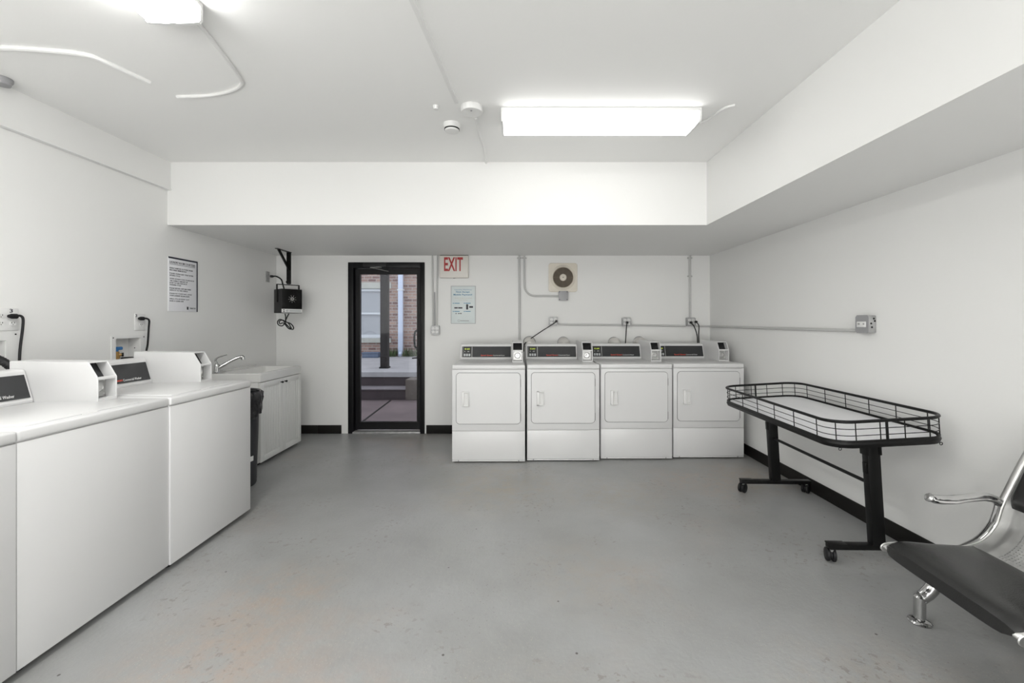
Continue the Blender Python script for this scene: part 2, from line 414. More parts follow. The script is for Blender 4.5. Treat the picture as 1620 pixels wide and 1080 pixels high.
bm = new(); box(bm, PX0, RX, 7.23, 7.6, .165, .185, .004); obj('tread', at(bm, (-3,7.25,0)), mat('worn_tread', (.17,.15,.155), .8, var=.1), st, False)
bm = new(); box(bm, PX0, PX1, 7.58, 11.12, .34, .43, .005); obj('slab', at(bm, (-3,7.25,0)), 'concrete', st, False)
bm = new(); box(bm, RX, PX1, 7.23, 7.9, 0, .34, .004); obj('side_block', at(bm, (-3,7.25,0)), mat('side_block_concrete', (.12,.10,.085), .8, var=.15), st, False)
# porch post
pp = thing('porch_post', 'dark brown square post standing on the porch slab outside the door', 'post', (-2.52, 8.25, .43))
B('shaft', 'wood', pp, (-.07, .07, -.07, .07, .03, 2.75), bev=.006)
B('base', 'black', pp, (-.085, .085, -.085, .085, 0, .03), bev=.004)
# brick building
bb = thing('brick_building', 'brick house wall with a white sash window facing the glass door', 'building', (-2.6, 11.2, .43))
L0 = (-2.6, 11.2, .43)
WX0, WX1, WZ0, WZ1 = -5.0, -3.31, .90, 2.20
bm = new(); holed(PX0, PX1, -.1, 5.5, [(WX0, WX1, WZ0, WZ1)], lambda a, b, c, d: box(bm, a, b, 11.2, 11.5, c, d))
bmesh.ops.remove_doubles(bm, verts=bm.verts, dist=1e-5); obj('wall', at(bm, L0), 'brick', bb, False)
bm = new(); box(bm, WX0-.05, WX1+.06, 11.14, 11.3, .78, .90, .005); box(bm, WX0-.05, WX1+.06, 11.17, 11.3, 2.20, 2.36, .005); obj('sill', at(bm, L0), 'stone', bb, False)
bm = new()
for z0, z1 in ((.90, .99), (1.52, 1.57), (2.13, 2.20)): box(bm, WX0, WX1, 11.22, 11.3, z0, z1, .004)
for x0, x1 in ((WX0, WX0+.07), (WX1-.07, WX1)): box(bm, x0, x1, 11.22, 11.3, .9, 2.2, .004)
wf = obj('window_frame', at(bm, L0), 'wframe', bb, False)
bm = new(); box(bm, WX0+.06, WX1-.06, 11.27, 11.29, .97, 2.15); obj('blind', at(bm, L0), 'blind', bb, False)
# downspout
dx = (633-815)*11.0/675
ds = thing('downspout', 'pale blue-white rain downspout running down the brick wall outside', 'downspout', (dx, 11.05, .435))
bm = new(); box(bm, -.06, .06, -.05, .05, .06, 4.6, .012); tube(bm, [(0, 0, .10), (0, -.08, .03)], .05, 12); obj('pipe', bm, 'spout', ds)
bm = new(); box(bm, -.075, .075, -.055, .098, 1.7, 1.74); box(bm, -.075, .075, -.055, .098, 3.4, 3.44); obj('strap', bm, 'wframe', ds)
# weeds and small box at the wall foot
bm = new()
for i in range(260):
    x = random.choice([random.uniform(-3.36, -3.07), random.uniform(-2.86, -2.45)]); y = random.uniform(10.9, 11.1); h = random.uniform(.05, .26)
    p = Vector((x, y, .43)); q = p+Vector((random.uniform(-.06, .06), random.uniform(-.05, .02), h)); s = Vector((random.uniform(-.02, .02), .012, 0))
    m_ = (p+q)/2
    v = [bm.verts.new(p), bm.verts.new(m_+s), bm.verts.new(q), bm.verts.new(m_-s)]; bm.faces.new(v)
tag(obj('weeds', bm, 'leaf', None, False), 'low green weeds growing along the foot of the brick wall outside', 'weeds', kind='stuff')
bx_ = thing('utility_box', 'small blue-grey box on the porch slab at the brick wall foot', 'box', (-3.62, 10.75, .43))
B('body', 'bluebox', bx_, (-.2, .2, -.12, .12, 0, .10), bev=.008); B('lid', 'bluebox', bx_, (-.21, .21, -.13, .13, .10, .135), bev=.008)

# ---------------------------------------------------------------- ceiling lights
def light_fixture(L, loc, rotz, label, lens='lens'):
    """runs along local x from 0 to L, z=0 is the ceiling"""
    t = thing('fluorescent_light', label, 'ceiling light', loc, rotz, 'fluorescent ceiling fixtures')
    hw = .108
    B('housing', 'whitep', t, (.004, L-.004, -hw-.007, hw+.007, -.020, 0), bev=.002)
    prof = [(-hw, -.018), (-hw+.001, -.068), (-hw+.008, -.077), (-.02, -.081), (0, -.078), (.02, -.081), (hw-.008, -.077), (hw-.001, -.068), (hw, -.018)]
    bm = new(); prism(bm, prof, .012, L-.012, lambda u, v, a: Vector((a, u, v))); obj('lens', bm, lens, t)
    for x0, x1 in ((0, .012), (L-.012, L)):
        bm = new(); pr = [(u*1.05, v*1.06) for u, v in prof]+[(hw*1.05, 0), (-hw*1.05, 0)]
        prism(bm, pr, x0, x1, lambda u, v, a: Vector((a, u, v))); obj('end_cap', bm, 'whitep', t)
    return t
light_fixture(1.212, (-.085, 2.690, ZC), 0, 'lit fluorescent ceiling fixture running crosswise above the row of dryers', 'lens_dim')
light_fixture(1.225, (-1.390, .52, ZC), PI/2, 'lit fluorescent ceiling fixture above the washers, at the upper left')
light_fixture(1.225, (.45, -.75, ZC), 0, 'added unseen fluorescent fill fixture at the rear of the room')  # unseen fixture added behind the camera as fill
light_fixture(1.225, (-2.00, -1.50, ZC), 0, 'added unseen fluorescent fill fixture in the rear left corner of the room')  # second added fixture, out of view, to brighten the room

def raceway(name, pts, wd, ht, label, cat, m='conduitp', sm=4, group=None):
    bm = new(); tube(bm, pts, 1, 8, smooth=sm, up=(0,0,1), sx=ht, sy=wd); return tag(obj(name, bm, m), label, cat, group)
zr = ZC-.006
bm = new()
d = Vector((.069, .81, 0))
P0 = Vector((-.345, 2.515, 0)); P1 = P0-Vector((.069*3.4, .81*3.4, 0)); t = (P0-P1).normalized(); n = Vector((-t.y, t.x, 0))*.011
for s0, s1 in ((0, .62), (.622, 1)):
    a, b = P1+(P0-P1)*s0, P1+(P0-P1)*s1
    lo = [bm.verts.new(Vector((v.x, v.y, ZC-.012))) for v in (a-n, a+n, b+n, b-n)]; hi = [bm.verts.new(Vector((v.x, v.y, ZC))) for v in (a-n, a+n, b+n, b-n)]
    bm.faces.new(lo); bm.faces.new(hi[::-1])
    for i in range(4): bm.faces.new((lo[i], hi[i], hi[(i+1)%4], lo[(i+1)%4]))
tag(obj('cable_raceway', bm, 'conduitp', None, False), 'long straight white cable raceway running along the ceiling to the round box', 'cable raceway')
raceway('cable_conduit', [(-.25, 2.70, zr), (-.246, 2.95, zr), (-.232, 3.15, zr), (-.235, 3.455, zr)], .009, .009, 'short white conduit on the ceiling ending at the back soffit', 'conduit')
raceway('cable_conduit', [(-3+.19, 2.0, zr), (-2.43, 2.01, zr), (-2.238, 2.028, zr), (-2.077, 2.062, zr), (-2.03, 2.133, zr), (-1.968, 2.298, zr)], .013, .012, 'white painted conduit curving across the upper left ceiling toward the left wall', 'conduit')
raceway('cable_conduit', [(-1.371, 1.80, zr), (-1.375, 1.87, zr), (-1.40, 2.009, zr), (-1.455, 2.25, zr), (-1.50, 2.33, zr), (-1.60, 2.39, zr), (-1.749, 2.434, zr), (-1.94, 2.448, zr)], .009, .009, 'white conduit curling from the end of the upper left ceiling light', 'conduit')
raceway('cable_conduit', [(1.140, 2.73, zr-.012), (1.18, 2.76, zr-.008), (1.23, 2.72, zr), (1.250, 2.62, zr), (1.27, 2.57, zr), (1.31, 2.54, zr)], .008, .008, 'short white cable looping from right end of the crosswise ceiling light', 'cable')
def puck(name, loc, r, h, label, cat, prof=None, extra=None):
    t = thing(name, label, cat, loc)
    bm = new(); lathe(bm, [(r*a, -h*b) for a, b in (prof or ((0,0),(1,0),(1,.35),(.93,.55),(.86,.62),(.80,1),(.15,1.04),(0,1.04)))], 36); obj('housing', bm, 'whitep', t)
    return t
t = puck('ceiling_box', (-.262, 2.575, ZC), .066, .035, 'round white junction box on ceiling at the end of the raceway', 'junction box', ((0,0),(1,0),(1,.8),(.95,1),(0,1.02)))
bm = new(); lathe(bm, [(0,-.036),(.006,-.036),(.006,-.039),(0,-.039)], 12, Matrix.Translation((0,-.03,0))); obj('screw', bm, 'galv', t)
t = puck('smoke_detector', (-.415, 2.80, ZC), .056, .048, 'round white smoke detector with dark slot on the ceiling', 'smoke detector')
bm = new(); lathe(bm, [(.0475,-.030),(.050,-.031),(.049,-.038),(.0465,-.038)], 32); obj('sensor_slot', bm, 'black', t)
puck('ceiling_plug', (-.475, 2.56, ZC), .018, .022, 'tiny white round plug on ceiling beside the round junction box', 'ceiling plug')
t = puck('wall_sensor', (-2.735, 2.27, ZC), .045, .035, 'small grey round ceiling sensor at the upper left edge of the photo', 'sensor')
for k in kids(t): k.data.materials[0] = M['greybox']

# ---------------------------------------------------------------- laundry machines
MW, MH, MD = .683, .914, .70
def slope(P0=(.5702, .928), P1=(.6093, 1.062)):
    d = Vector((0, P1[0]-P0[0], P1[1]-P0[1])).normalized(); n = Vector((0, -d.z, d.y))
    o = Vector((0, P0[0], P0[1])); return lambda u, v, k: o+Vector((u, 0, 0))+d*v+n*k
SL = slope(); SLEN = math.hypot(.036, .134)
CSL = slope((.256, 1.033), (.303, 1.110)); CLEN = math.hypot(.047, .077)
def fbox(bm, fn, u0, u1, v0, v1, n0, n1, bev=0):
    vs = box(bm, u0, u1, v0, v1, n0, n1, bev)
    for v in vs: v.co = fn(*v.co)
def console(t, kind):
    x0, x1 = .006, .560
    bm = new(); prism(bm, [(.572, MH-.001), (.570, .926), (.612, 1.070), (.622, 1.078), (.70, 1.078), (.70, MH-.001)], x0, x1, lambda u, v, a: Vector((a, u, v)))
    cb = obj('console', bm, 'white', t, False); bv = cb.modifiers.new('b', 'BEVEL'); bv.width = .004; bv.segments = 2; bv.limit_method = 'ANGLE'
    bm = new(); fbox(bm, SL, x0+.016, x1-.014, .012, SLEN-.010, .000, .0045); cp = obj('control_panel', bm, 'panel', t, False)
    bm = new(); fbox(bm, SL, x0+.122, x0+.126, .014, SLEN-.014, .0045, .006); fbox(bm, SL, x0+.024, x0+.026, .014, SLEN-.014, .0045, .006); obj('divider', bm, 'coinplate', cp, False)
    bm = new(); fbox(bm, SL, x0+.036, x0+.108, .088, .112, .0045, .006); obj('display', bm, 'coinwin', cp, False)
    bm = new(); text_into(bm, '88:88' if False else '0:60', x0+.045, x0+.100, .093, .108, lambda u, v, k: SL(u, v, .006+k)); obj('digits', bm, 'lcd', cp, False)
    for tx_, ua, ub in (('1', .045, .049), ('45', .074, .095)):
        bm = new(); text_into(bm, tx_, x0+ua, x0+ub, .068, .078, lambda u, v, k: SL(u, v, .0046+k)); obj('lettering', bm, 'wtext', cp, False)
    for k in range(3):
        bm = new(); fbox(bm, SL, x0+.037+k*.026, x0+.056+k*.026, .022, .048, .0045, .009, .002); obj('button', bm, 'btn', cp, False)
    u0 = x0+.22
    bm = new(); text_into(bm, 'Speed Queen', u0, u0+.125, .021, .039, lambda u, v, k: SL(u, v, .0046+k), bold=.012); obj('lettering', bm, 'red', cp, False)
    bm = new(); text_into(bm, 'Commercial '+kind, u0+.13, u0+.255, .022, .037, lambda u, v, k: SL(u, v, .0046+k)); obj('lettering', bm, 'wtext', cp, False)
    # coin box
    a, b = .563, .668
    pr = [(.255, MH-.001), (.255, 1.031), (.304, 1.113), (.695, 1.117), (.695, MH-.001)]
    f = lambda u, v, k: Vector((k, u, v))
    bm = new(); prism(bm, pr, a, a+.007, f); prism(bm, pr, b-.007, b, f)
    prism(bm, [(.318, MH-.001), (.318, 1.026), (.362, 1.098), (.362, 1.1135), (.695, 1.117), (.695, MH-.001)], a+.006, b-.006, f)   # set-back core
    prism(bm, [(.304, 1.113), (.363, 1.1136), (.363, 1.106), (.300, 1.106)], a+.006, b-.006, f)
    box(bm, a+.006, b-.006, .256, .320, MH-.001, .928); prism(bm, [(.256, 1.022), (.256, 1.031), (.262, 1.037), (.322, 1.030), (.320, 1.022)], a+.006, b-.006, f)
    c = obj('coin_box', bm, 'white', t, False); bv = c.modifiers.new('b', 'BEVEL'); bv.width = .0015; bv.segments = 1; bv.limit_method = 'ANGLE'
    bm = new(); prism(bm, [(.3165, 1.030), (.3595, 1.1005), (.364, 1.098), (.321, 1.028)], a+.008, b-.008, f); obj('coin_display', bm, 'coinwin', c, False)
    bm = new(); box(bm, a+.008, b-.008, .308, .319, .930, 1.020, .002); pl = obj('coin_plate', bm, 'coinplate', c, False)
    bm = new(); mt = Matrix.Translation(((a+b)/2, .308, .978)) @ Matrix.Rotation(PI/2, 4, 'X')
    lathe(bm, [(0,0),(.030,0),(.030,.006),(.025,.008),(.022,.004),(.014,.004),(.012,.010),(.004,.010),(0,.008)], 28, mt); obj('coin_dial', bm, 'satin', pl)
    bm = new()
    for sx_ in (a+.018, b-.018):
        for z in (.944, 1.014): lathe(bm, [(0,0),(.004,0),(.003,.003),(0,.003)], 10, Matrix.Translation((sx_, .308, z)) @ Matrix.Rotation(PI/2, 4, 'X'))
    obj('screw', bm, 'whitep', pl)
def feet(t):
    for x in (.05, MW-.05):
        for y in (.06, MD-.06):
            bm = new(); lathe(bm, [(0,0),(.02,0),(.02,.008),(.009,.010),(.009,.010),(.009,.036),(0,.036)], 12, Matrix.Translation((x, y, 0))); obj('foot', bm, 'blackp', t)
def body(t, kick):
    B('body', 'white', t, (.001, MW-.001, .010, MD, .018 if kick else .034, .878), bev=.002)
    B('top_panel', 'white', t, (0, MW, -.004, MD, .872, MH), bev=.009, seg=3)
    if kick:
        B('front_panel', 'white', t, (.001, MW-.001, 0, .012, .299, .868), bev=.003)
        k = B('kick_panel', 'white', t, (.001, MW-.001, 0, .012, .026, .295), bev=.003)
        B('toe_strip', 'white', t, (.001, MW-.001, .001, .012, .012, .0235), bev=.002)
        bm = new()
        for x in (.06, MW-.06): lathe(bm, [(0,0),(.006,0),(.005,.002),(0,.002)], 10, Matrix.Translation((x, .001, .019)) @ Matrix.Rotation(PI/2, 4, 'X'))
        obj('screw', bm, 'greybox', k)
    else:
        B('front_panel', 'white', t, (.001, MW-.001, 0, .012, .032, .868), bev=.0025, seg=2)
    feet(t)
def dryer():
    t = thing('dryer', 'dryer', 'dryer', (0,0,0), 0, 'coin-operated dryers along the back wall')
    body(t, True)
    fz = lambda u, v, a: Vector((u, a, v))
    bm = new(); prism(bm, rrect(.037, .642, .360, .842, .036), -.0015, .004, fz); g = obj('door_gasket', bm, 'seam', t, False)
    bm = new(); prism(bm, rrect(.041, .638, .364, .838, .033), -.007, .003, fz); d = obj('door', bm, 'white', t, False)
    bv = d.modifiers.new('b', 'BEVEL'); bv.width = .002; bv.segments = 2; bv.limit_method = 'ANGLE'
    # pocket handle: raised plate with a scooped grip
    bm = new(); x0, x1, z0, z1 = .092, .160, .530, .665
    for q in ((x0, x0+.024, z0, z1), (x1-.006, x1, z0, z1), (x0, x1, z0, z0+.012), (x0, x1, z1-.010, z1)): box(bm, q[0], q[1], -.027, -.006, q[2], q[3], .004)
    prism(bm, [(x0+.022, -.024), (x1-.030, -.012), (x1-.005, -.0072), (x1-.005, -.006), (x0+.022, -.006)], z0+.008, z1-.006, lambda u, v, a: Vector((u, v, a)))
    obj('door_handle', bm, 'whitep', d)
    for z in (.745, .425):
        bm = new(); box(bm, .638, .6435, -.006, .002, z-.035, z+.035, .001); obj('hinge', bm, 'seam', d)
    console(t, 'Dryer'); return t
def washer():
    t = thing('washing_machine', 'washer', 'washing machine', (0,0,0), 0, 'top-load washing machines along the left wall')
    body(t, False)
    B('lid_recess', 'btn', t, (.056, .554, .036, .500, .905, MH+.0004))
    l = B('lid', 'white', t, (.060, .550, .040, .496, .908, MH+.006), bev=.004, seg=3)
    bm = new(); box(bm, .27, .34, .036, .046, .912, .917, .002); obj('lid_grip', bm, 'whitep', l)
    console(t, 'Washer')
    bm = new(); lathe(bm, [(0,0),(.006,0),(.006,.003),(0,.003)], 12, Matrix.Translation((.12, .66, 1.078))); obj('lock', bm, 'black', t)
    return t
D0 = dryer()
for i, (x, y, r, lb) in enumerate([(-.590, 3.985, .004, 'white coin-operated dryer at the left end, nearest the exit sign and door'),
        (.112, 4.02, .004, 'white coin-operated dryer below the round wall fan, second from the door'),
        (.816, 4.070, .004, 'white coin-operated dryer directly right of the one below the fan'),
        (1.522, 4.108, .004, 'white coin-operated dryer at the right end, in the corner beside the wire table')]):
    o = D0 if i == 0 else copy_tree(D0)
    o.location = (x, y, 0); o.rotation_euler = (0, 0, r); o['label'] = lb
W0 = washer()
for i, (y, x, lb) in enumerate([(2.246, -1.816, 'white top-load washing machine farthest from the viewer, beside the black bin'),
        (1.5615, -1.824, 'white top-load washing machine in the middle of the left row, whole front in view'),
        (.877, -1.822, 'white top-load washing machine cut off by the left edge of the photo')]):
    o = W0 if i == 0 else copy_tree(W0)
    o.location = (x, y, 0); o.rotation_euler = (0, 0, PI/2); o['label'] = lb

# dryer exhaust ducts
for i, (px, r, lean, lb) in enumerate([(838, .062, .06, 'shiny exhaust duct elbow behind the first dryer, under the slanting cord'), (893, .058, 0, 'shiny exhaust duct elbow behind the dryer below the round fan'),
        (975, .055, 0, 'shiny exhaust duct elbow below the middle outlet, left of the pair there'), (1016, .060, .10, 'shiny exhaust duct elbow slanting right behind the third dryer console')]):
    y = 4.90; x = (px-815)*y/675
    P = smooth_path([(x+lean, 4.88, .25), (x+lean, 4.88, .7), (x+lean*.6, 4.885, .98), (x, 4.92, 1.07), (x, YB-.004, 1.075)], 12)
    rad = [1+(.045 if k % 2 else -.02) for k in range(len(P))]
    bm = new(); tube(bm, P, r, 22, radii=rad)
    t = thing('exhaust_duct', lb, 'duct', (x, 4.9, .25), 0, 'dryer exhaust ducts')
    obj('elbow', at(bm, (x, 4.9, .25)), 'foil', t)
    bm = new(); lathe(bm, [(r*1.0, 0), (r*1.22, 0), (r*1.22, .006), (r*1.0, .012)], 24, Matrix.Translation((x, YB-.001, 1.075)) @ Matrix.Rotation(PI/2, 4, 'X')); obj('wall_collar', at(bm, (x, 4.9, .25)), 'galv', t)

# ---------------------------------------------------------------- back wall fittings
def wx(px, y=YB): return (px-815)*y/675
def wz(py, y=YB): return 1.31-(py-510)*y/675
t = thing('exit_sign', 'white exit sign with red letters on the back wall beside door', 'exit sign', (wx(719), YB, wz(422)))
hw, hh = .170, .135
B('housing', 'exitface', t, (-hw, hw, -.045, 0, -hh, hh-.006), bev=.010, seg=3)
B('face', 'exitface', t, (-hw+.016, hw-.030, -.048, -.044, -hh+.052, hh-.014), bev=.002)
B('top_cover', 'black', t, (-hw+.005, hw-.005, -.04, -.002, hh-.008, hh), bev=.001)
bm = new(); text_into(bm, 'EXIT', -.115, .105, -.056, .106, lambda u, v, k: Vector((u, -.048-k, v)), depth=.002, bold=.02); obj('lettering', bm, 'exitred', t, False)
B('test_button', 'black', t, (-.006, .006, -.04, -.03, -hh-.006, -hh), (.016, .022, -.04, -.03, -hh-.004, -hh))

t = thing('payment_notice', 'small pale notice about mobile payment with blue heading, below exit sign', 'notice', (wx(733), YB, wz(482)))
a, b = .142, .220
B('sheet', 'paper2', t, (-a, a, -.006, -.003, -b, b), bev=.001)
bm = new()
for q in ((-a-.003, a+.003, b-.002, b+.003), (-a-.003, a+.003, -b-.003, -b+.002), (-a-.003, -a+.002, -b, b), (a-.002, a+.003, -b, b)): box(bm, q[0], q[1], -.008, 0, q[2], q[3])
obj('frame', bm, 'greybox', t, False)
F = lambda u, v, k: Vector((u, -.006-k, v))
bm = new(); text_into(bm, 'Laundry Machines', -.100, .100, .168, .184, F); text_into(bm, 'Now Accept', -.085, .075, .136, .162, F, bold=.02); text_into(bm, 'Mobile Payment!', -.115, .105, .104, .130, F, bold=.02)
obj('heading', bm, 'btext', t, False)
bm = new(); text_into(bm, 'Pay with the app on your phone', -.10, .10, .072, .084, F); text_into(bm, 'at any machine', -.055, .05, .052, .062, F); obj('subheading', bm, 'ytext', t, False)
bm = new()
for (u, v, s) in ((-.118, .018, '1'), (.012, .018, '2'), (-.118, -.078, '3'), (.012, -.078, '4')):
    lathe(bm, [(0,0),(.006,0),(.006,.001),(0,.001)], 12, Matrix.Translation((u, -.006, v)) @ Matrix.Rotation(PI/2, 4, 'X'))
    box(bm, u+.012, u+.075, -.0068, -.006, v-.004, v+.004)
obj('step_marks', bm, 'btext', t, False)
bm = new()
box(bm, -.105, -.065, -.007, -.006, -.044, -.029); box(bm, -.060, -.010, -.007, -.006, -.044, -.029)          # app badges
box(bm, .070, .115, -.007, -.006, -.036, -.016)
fr = rrect(.034, .058, -.056, .006, .005, 3)
prism(bm, fr, -.0075, -.006, lambda u, v, k: Vector((u, k, v)))
for u in (-.09, -.062, -.045, -.03): box(bm, u, u+.010, -.007, -.006, -.108, -.096)
obj('pictograms', bm, 'ktext', t, False)
bm = new(); tube(bm, [(-.052+.012*math.cos(2*PI*k/20), -.007, -.188+.012*math.sin(2*PI*k/20)) for k in range(20)], .0016, 6, closed=True); box(bm, -.034, .066, -.0068, -.006, -.192, -.184); obj('footer_mark', bm, 'gtext', t, False)

def surface_box(name, loc, rotz, sx, sz, dep, label, cat, m='galv', group=None, outlets=1, plate='galv'):
    """square metal device box: local -y faces the room"""
    t = thing(name, label, cat, loc, rotz, group)
    B('box', m, t, (-sx/2, sx/2, -dep, 0, -sz/2, sz/2), bev=.006, seg=2)
    c = .012
    bm = new(); prism(bm, [(-sx/2-.002+c, -sz/2-.002), (sx/2+.002-c, -sz/2-.002), (sx/2+.002, -sz/2-.002+c), (sx/2+.002, sz/2+.002-c), (sx/2+.002-c, sz/2+.002), (-sx/2-.002+c, sz/2+.002), (-sx/2-.002, sz/2+.002-c), (-sx/2-.002, -sz/2-.002+c)], -dep-.004, -dep, lambda u, v, a: Vector((u, a, v)))
    obj('cover_plate', bm, plate, t, False)
    for k in range(outlets):
        x = 0 if outlets == 1 else (-.021 if k == 0 else .021)
        for z in (-.020, .020):
            bm = new(); prism(bm, rrect(x-.016, x+.016, z-.014, z+.014, .009, 4), -dep-.007, -dep-.003, lambda u, v, a: Vector((u, a, v))); r = obj('receptacle', bm, 'whitep', t, False)
            bm = new(); box(bm, x-.008, x-.005, -dep-.0078, -dep-.006, z-.002, z+.007); box(bm, x+.005, x+.008, -dep-.0078, -dep-.006, z-.002, z+.007); box(bm, x-.002, x+.002, -dep-.0078, -dep-.006, z-.009, z-.005); obj('slots', bm, 'black', r, False)
    return t
def plug_cord(pts, label, start_dir=(0,-1,0), r=.006, plug=True, group=None):
    t = thing('power_cord', label, 'power cord', pts[0], 0, group)
    L = Vector(pts[0]); bm = new(); tube(bm, [Vector(p)-L for p in pts], r, 8, smooth=6); obj('cable', bm, 'blackp', t)
    if plug:
        d = Vector(start_dir); bm = new(); tube(bm, [-d*.004, d*.02, d*.034], .014, 12, radii=[1, 1, .6]); obj('plug', bm, 'blackp', t)
    return t
o1 = surface_box('outlet_box', (wx(875), YB, wz(508)), 0, .10, .10, .045, 'square metal outlet box on back wall below and left of the fan', 'outlet', outlets=2, group='metal outlet boxes on the back wall')
o2 = surface_box('outlet_box', (wx(990), YB, wz(509)), 0, .10, .10, .045, 'square metal outlet box midway along the horizontal back wall conduit', 'outlet', outlets=2, group='metal outlet boxes on the back wall')
o3 = surface_box('outlet_box', (wx(1091), YB, wz(509)), 0, .10, .10, .045, 'square metal outlet box under the vertical conduit near the right corner', 'outlet', outlets=2, group='metal outlet boxes on the back wall')
o4 = surface_box('outlet_box', (wx(689.5), YB, wz(522)), 0, .095, .105, .045, 'square metal box with white receptacles beside the door, below two conduits', 'outlet', outlets=2)
o5 = surface_box('outlet_box', (XR, 2.765, 1.300), -PI/2, .10, .112, .05, 'grey metal outlet box on the right wall with single white receptacle', 'outlet', outlets=0, plate='greybox')
bm = new(); box(bm, -.036, .034, -.060, -.053, -.020, .016, .003); r = obj('receptacle', bm, 'whitep', o5)
bm = new()
for x in (-.022, .016): box(bm, x, x+.003, -.061, -.0595, -.004, .006); box(bm, x+.008, x+.011, -.061, -.0595, -.004, .006)
obj('slots', bm, 'black', r, False)
bm = new()
for q in ((.048, -.012, .02), (.048, -.03, -.02), (.048, -.018, .035), (.048, -.035, .004)): lathe(bm, [(0,0),(.006,0),(.006,.0035),(0,.0035)], 12, Matrix.Translation(q) @ Matrix.Rotation(PI/2, 4, 'Y'))
obj('knockouts', bm, 'black', o5)
y0 = YB-.055
plug_cord([(wx(879), y0-.03, wz(508)), (wx(874), y0-.05, wz(512)), (wx(855), y0-.06, wz(524)), (wx(836), y0-.09, wz(537)), (wx(829), 4.86, 1.06), (wx(828), 4.84, .98)], 'black power cord slanting down left from the outlet below the fan')
plug_cord([(wx(989), y0-.03, wz(510)), (wx(987), y0-.06, wz(518)), (wx(985), y0-.09, wz(532)), (wx(983), 4.86, wz(548)), (wx(983), 4.85, .96)], 'black power cord hanging straight down from the middle outlet box')
plug_cord([(wx(1088), y0-.03, wz(510)), (wx(1091), y0-.07, wz(516)), (wx(1094), y0-.1, wz(530)), (wx(1094), 4.87, wz(548)), (wx(1094), 4.86, .96)], 'black power cord, left of two hanging from the corner outlet box')
plug_cord([(wx(1096), y0-.03, wz(509)), (wx(1099), y0-.06, wz(515)), (wx(1097), y0-.09, wz(530)), (wx(1096), 4.86, wz(548)), (wx(1097), 4.85, .96)], 'black power cord, right of two hanging from the corner outlet box')
def conduit(pts, r, label, sm=5, m='conduitg', straps=(), seg=12):
    t = thing('electrical_conduit', label, 'conduit', pts[0], 0, 'painted electrical conduits')
    L = Vector(pts[0]); bm = new(); tube(bm, [Vector(p)-L for p in pts], r, seg, smooth=sm); obj('pipe', bm, m, t)
    for s, ax in straps:
        s = Vector(s)-L; bm = new()
        if ax == 'z': box(bm, s.x-.028, s.x+.028, s.y-.003, s.y+.011, s.z-.008, s.z+.008, .001); tube(bm, [s+Vector((0,-.001,-.008)), s+Vector((0,-.001,.008))], r*1.2, 12)
        elif ax == 'x': box(bm, s.x-.008, s.x+.008, s.y-.003, s.y+.011, s.z-.028, s.z+.028, .001); tube(bm, [s+Vector((-.008,-.001,0)), s+Vector((.008,-.001,0))], r*1.2, 12)
        obj('strap', bm, m, t)
    return t
cr = .0115; yc = YB-cr-.001
conduit([(wx(821.5), yc, ZS), (wx(822), yc, 1.5), (wx(822), yc, .35)], cr*1.1, 'vertical conduit on back wall running down behind the first dryer', 2, straps=[((wx(821.6), yc, 2.07), 'z')])
conduit([(wx(829.5), yc, ZS), (wx(829.8), yc, 1.85)]+[(wx(830)+.12-.12*math.cos(a*PI/16), yc, wz(468)+.12-.12*math.sin(a*PI/16)) for a in range(9)]+[(wx(860), yc, wz(468)), (wx(884), yc, wz(468.5))], cr, 'vertical conduit bending right to the grey box under the fan', 1, straps=[((wx(829.5), yc, 2.07), 'z')])
conduit([(wx(882), yc, wz(513)), (wx(983), yc, wz(514))], cr, 'horizontal conduit joining the left and middle metal outlet boxes', 2)
conduit([(wx(997), yc, wz(514)), (wx(1084), yc, wz(515.5))], cr, 'horizontal conduit joining the middle and corner metal outlet boxes', 2)
conduit([(wx(1098), yc, wz(515.5)), (2.20, yc, 1.266), (XR-.035, yc-.004, 1.266), (XR-cr-.002, yc-.03, 1.265), (XR-cr-.002, 4.7, 1.264), (XR-cr-.002, 2.82, 1.256)], cr*.95, 'horizontal conduit from corner box round and along the right wall', 4)
conduit([(wx(1090.8), yc, ZS), (wx(1091), yc, wz(502))], cr*1.1, 'vertical conduit dropping from soffit to the corner outlet box', 2, straps=[((wx(1090.9), yc, wz(437)), 'z'), ((wx(1090.8), yc, 2.07), 'z')])
conduit([(wx(684.5), yc, ZS), (wx(685.5), yc, wz(516))], cr*.8, 'thin painted conduit beside the door, left of its twin', 2)
conduit([(wx(692.5), yc, ZS), (wx(691.5), yc, wz(516))], cr*.8, 'thin painted conduit beside the door, right under exit sign edge', 2)
conduit([(wx(688), yc, wz(462)), (wx(688.3), yc, wz(516))], cr*.45, 'short dark cable rising between the two thin conduits by the door', 2, m='greybox')

t = thing('exhaust_fan', 'square cream wall fan with round dirty grille on the back wall', 'exhaust fan', (wx(890.5), YB, wz(439)))
fz = lambda u, v, a: Vector((u, a, v)); R = .170
bm = new(); prism(bm, rrect(-R, R, -R, R, .03), -.014, 0, fz); o = obj('cover', bm, 'cream', t, False)
bv = o.modifiers.new('b', 'BEVEL'); bv.width = .006; bv.segments = 3; bv.limit_method = 'ANGLE'
RX90 = Matrix.Rotation(PI/2, 4, 'X')
bm = new(); lathe(bm, [(.122, .010), (.150, .012), (.138, .026), (.124, .030), (.118, .022), (.118, .012)], 48, RX90); obj('bezel', bm, 'cream', t)
bm = new(); lathe(bm, [(0, .0145), (.119, .0145), (.119, .0165), (0, .0165)], 40, RX90); obj('cavity', bm, 'dark', t)
bm = new()
for k in range(7): r = .046+k*.0115; tube(bm, [(r*math.cos(2*PI*j/40), -.024, r*math.sin(2*PI*j/40)) for j in range(40)], .0022, 6, closed=True)
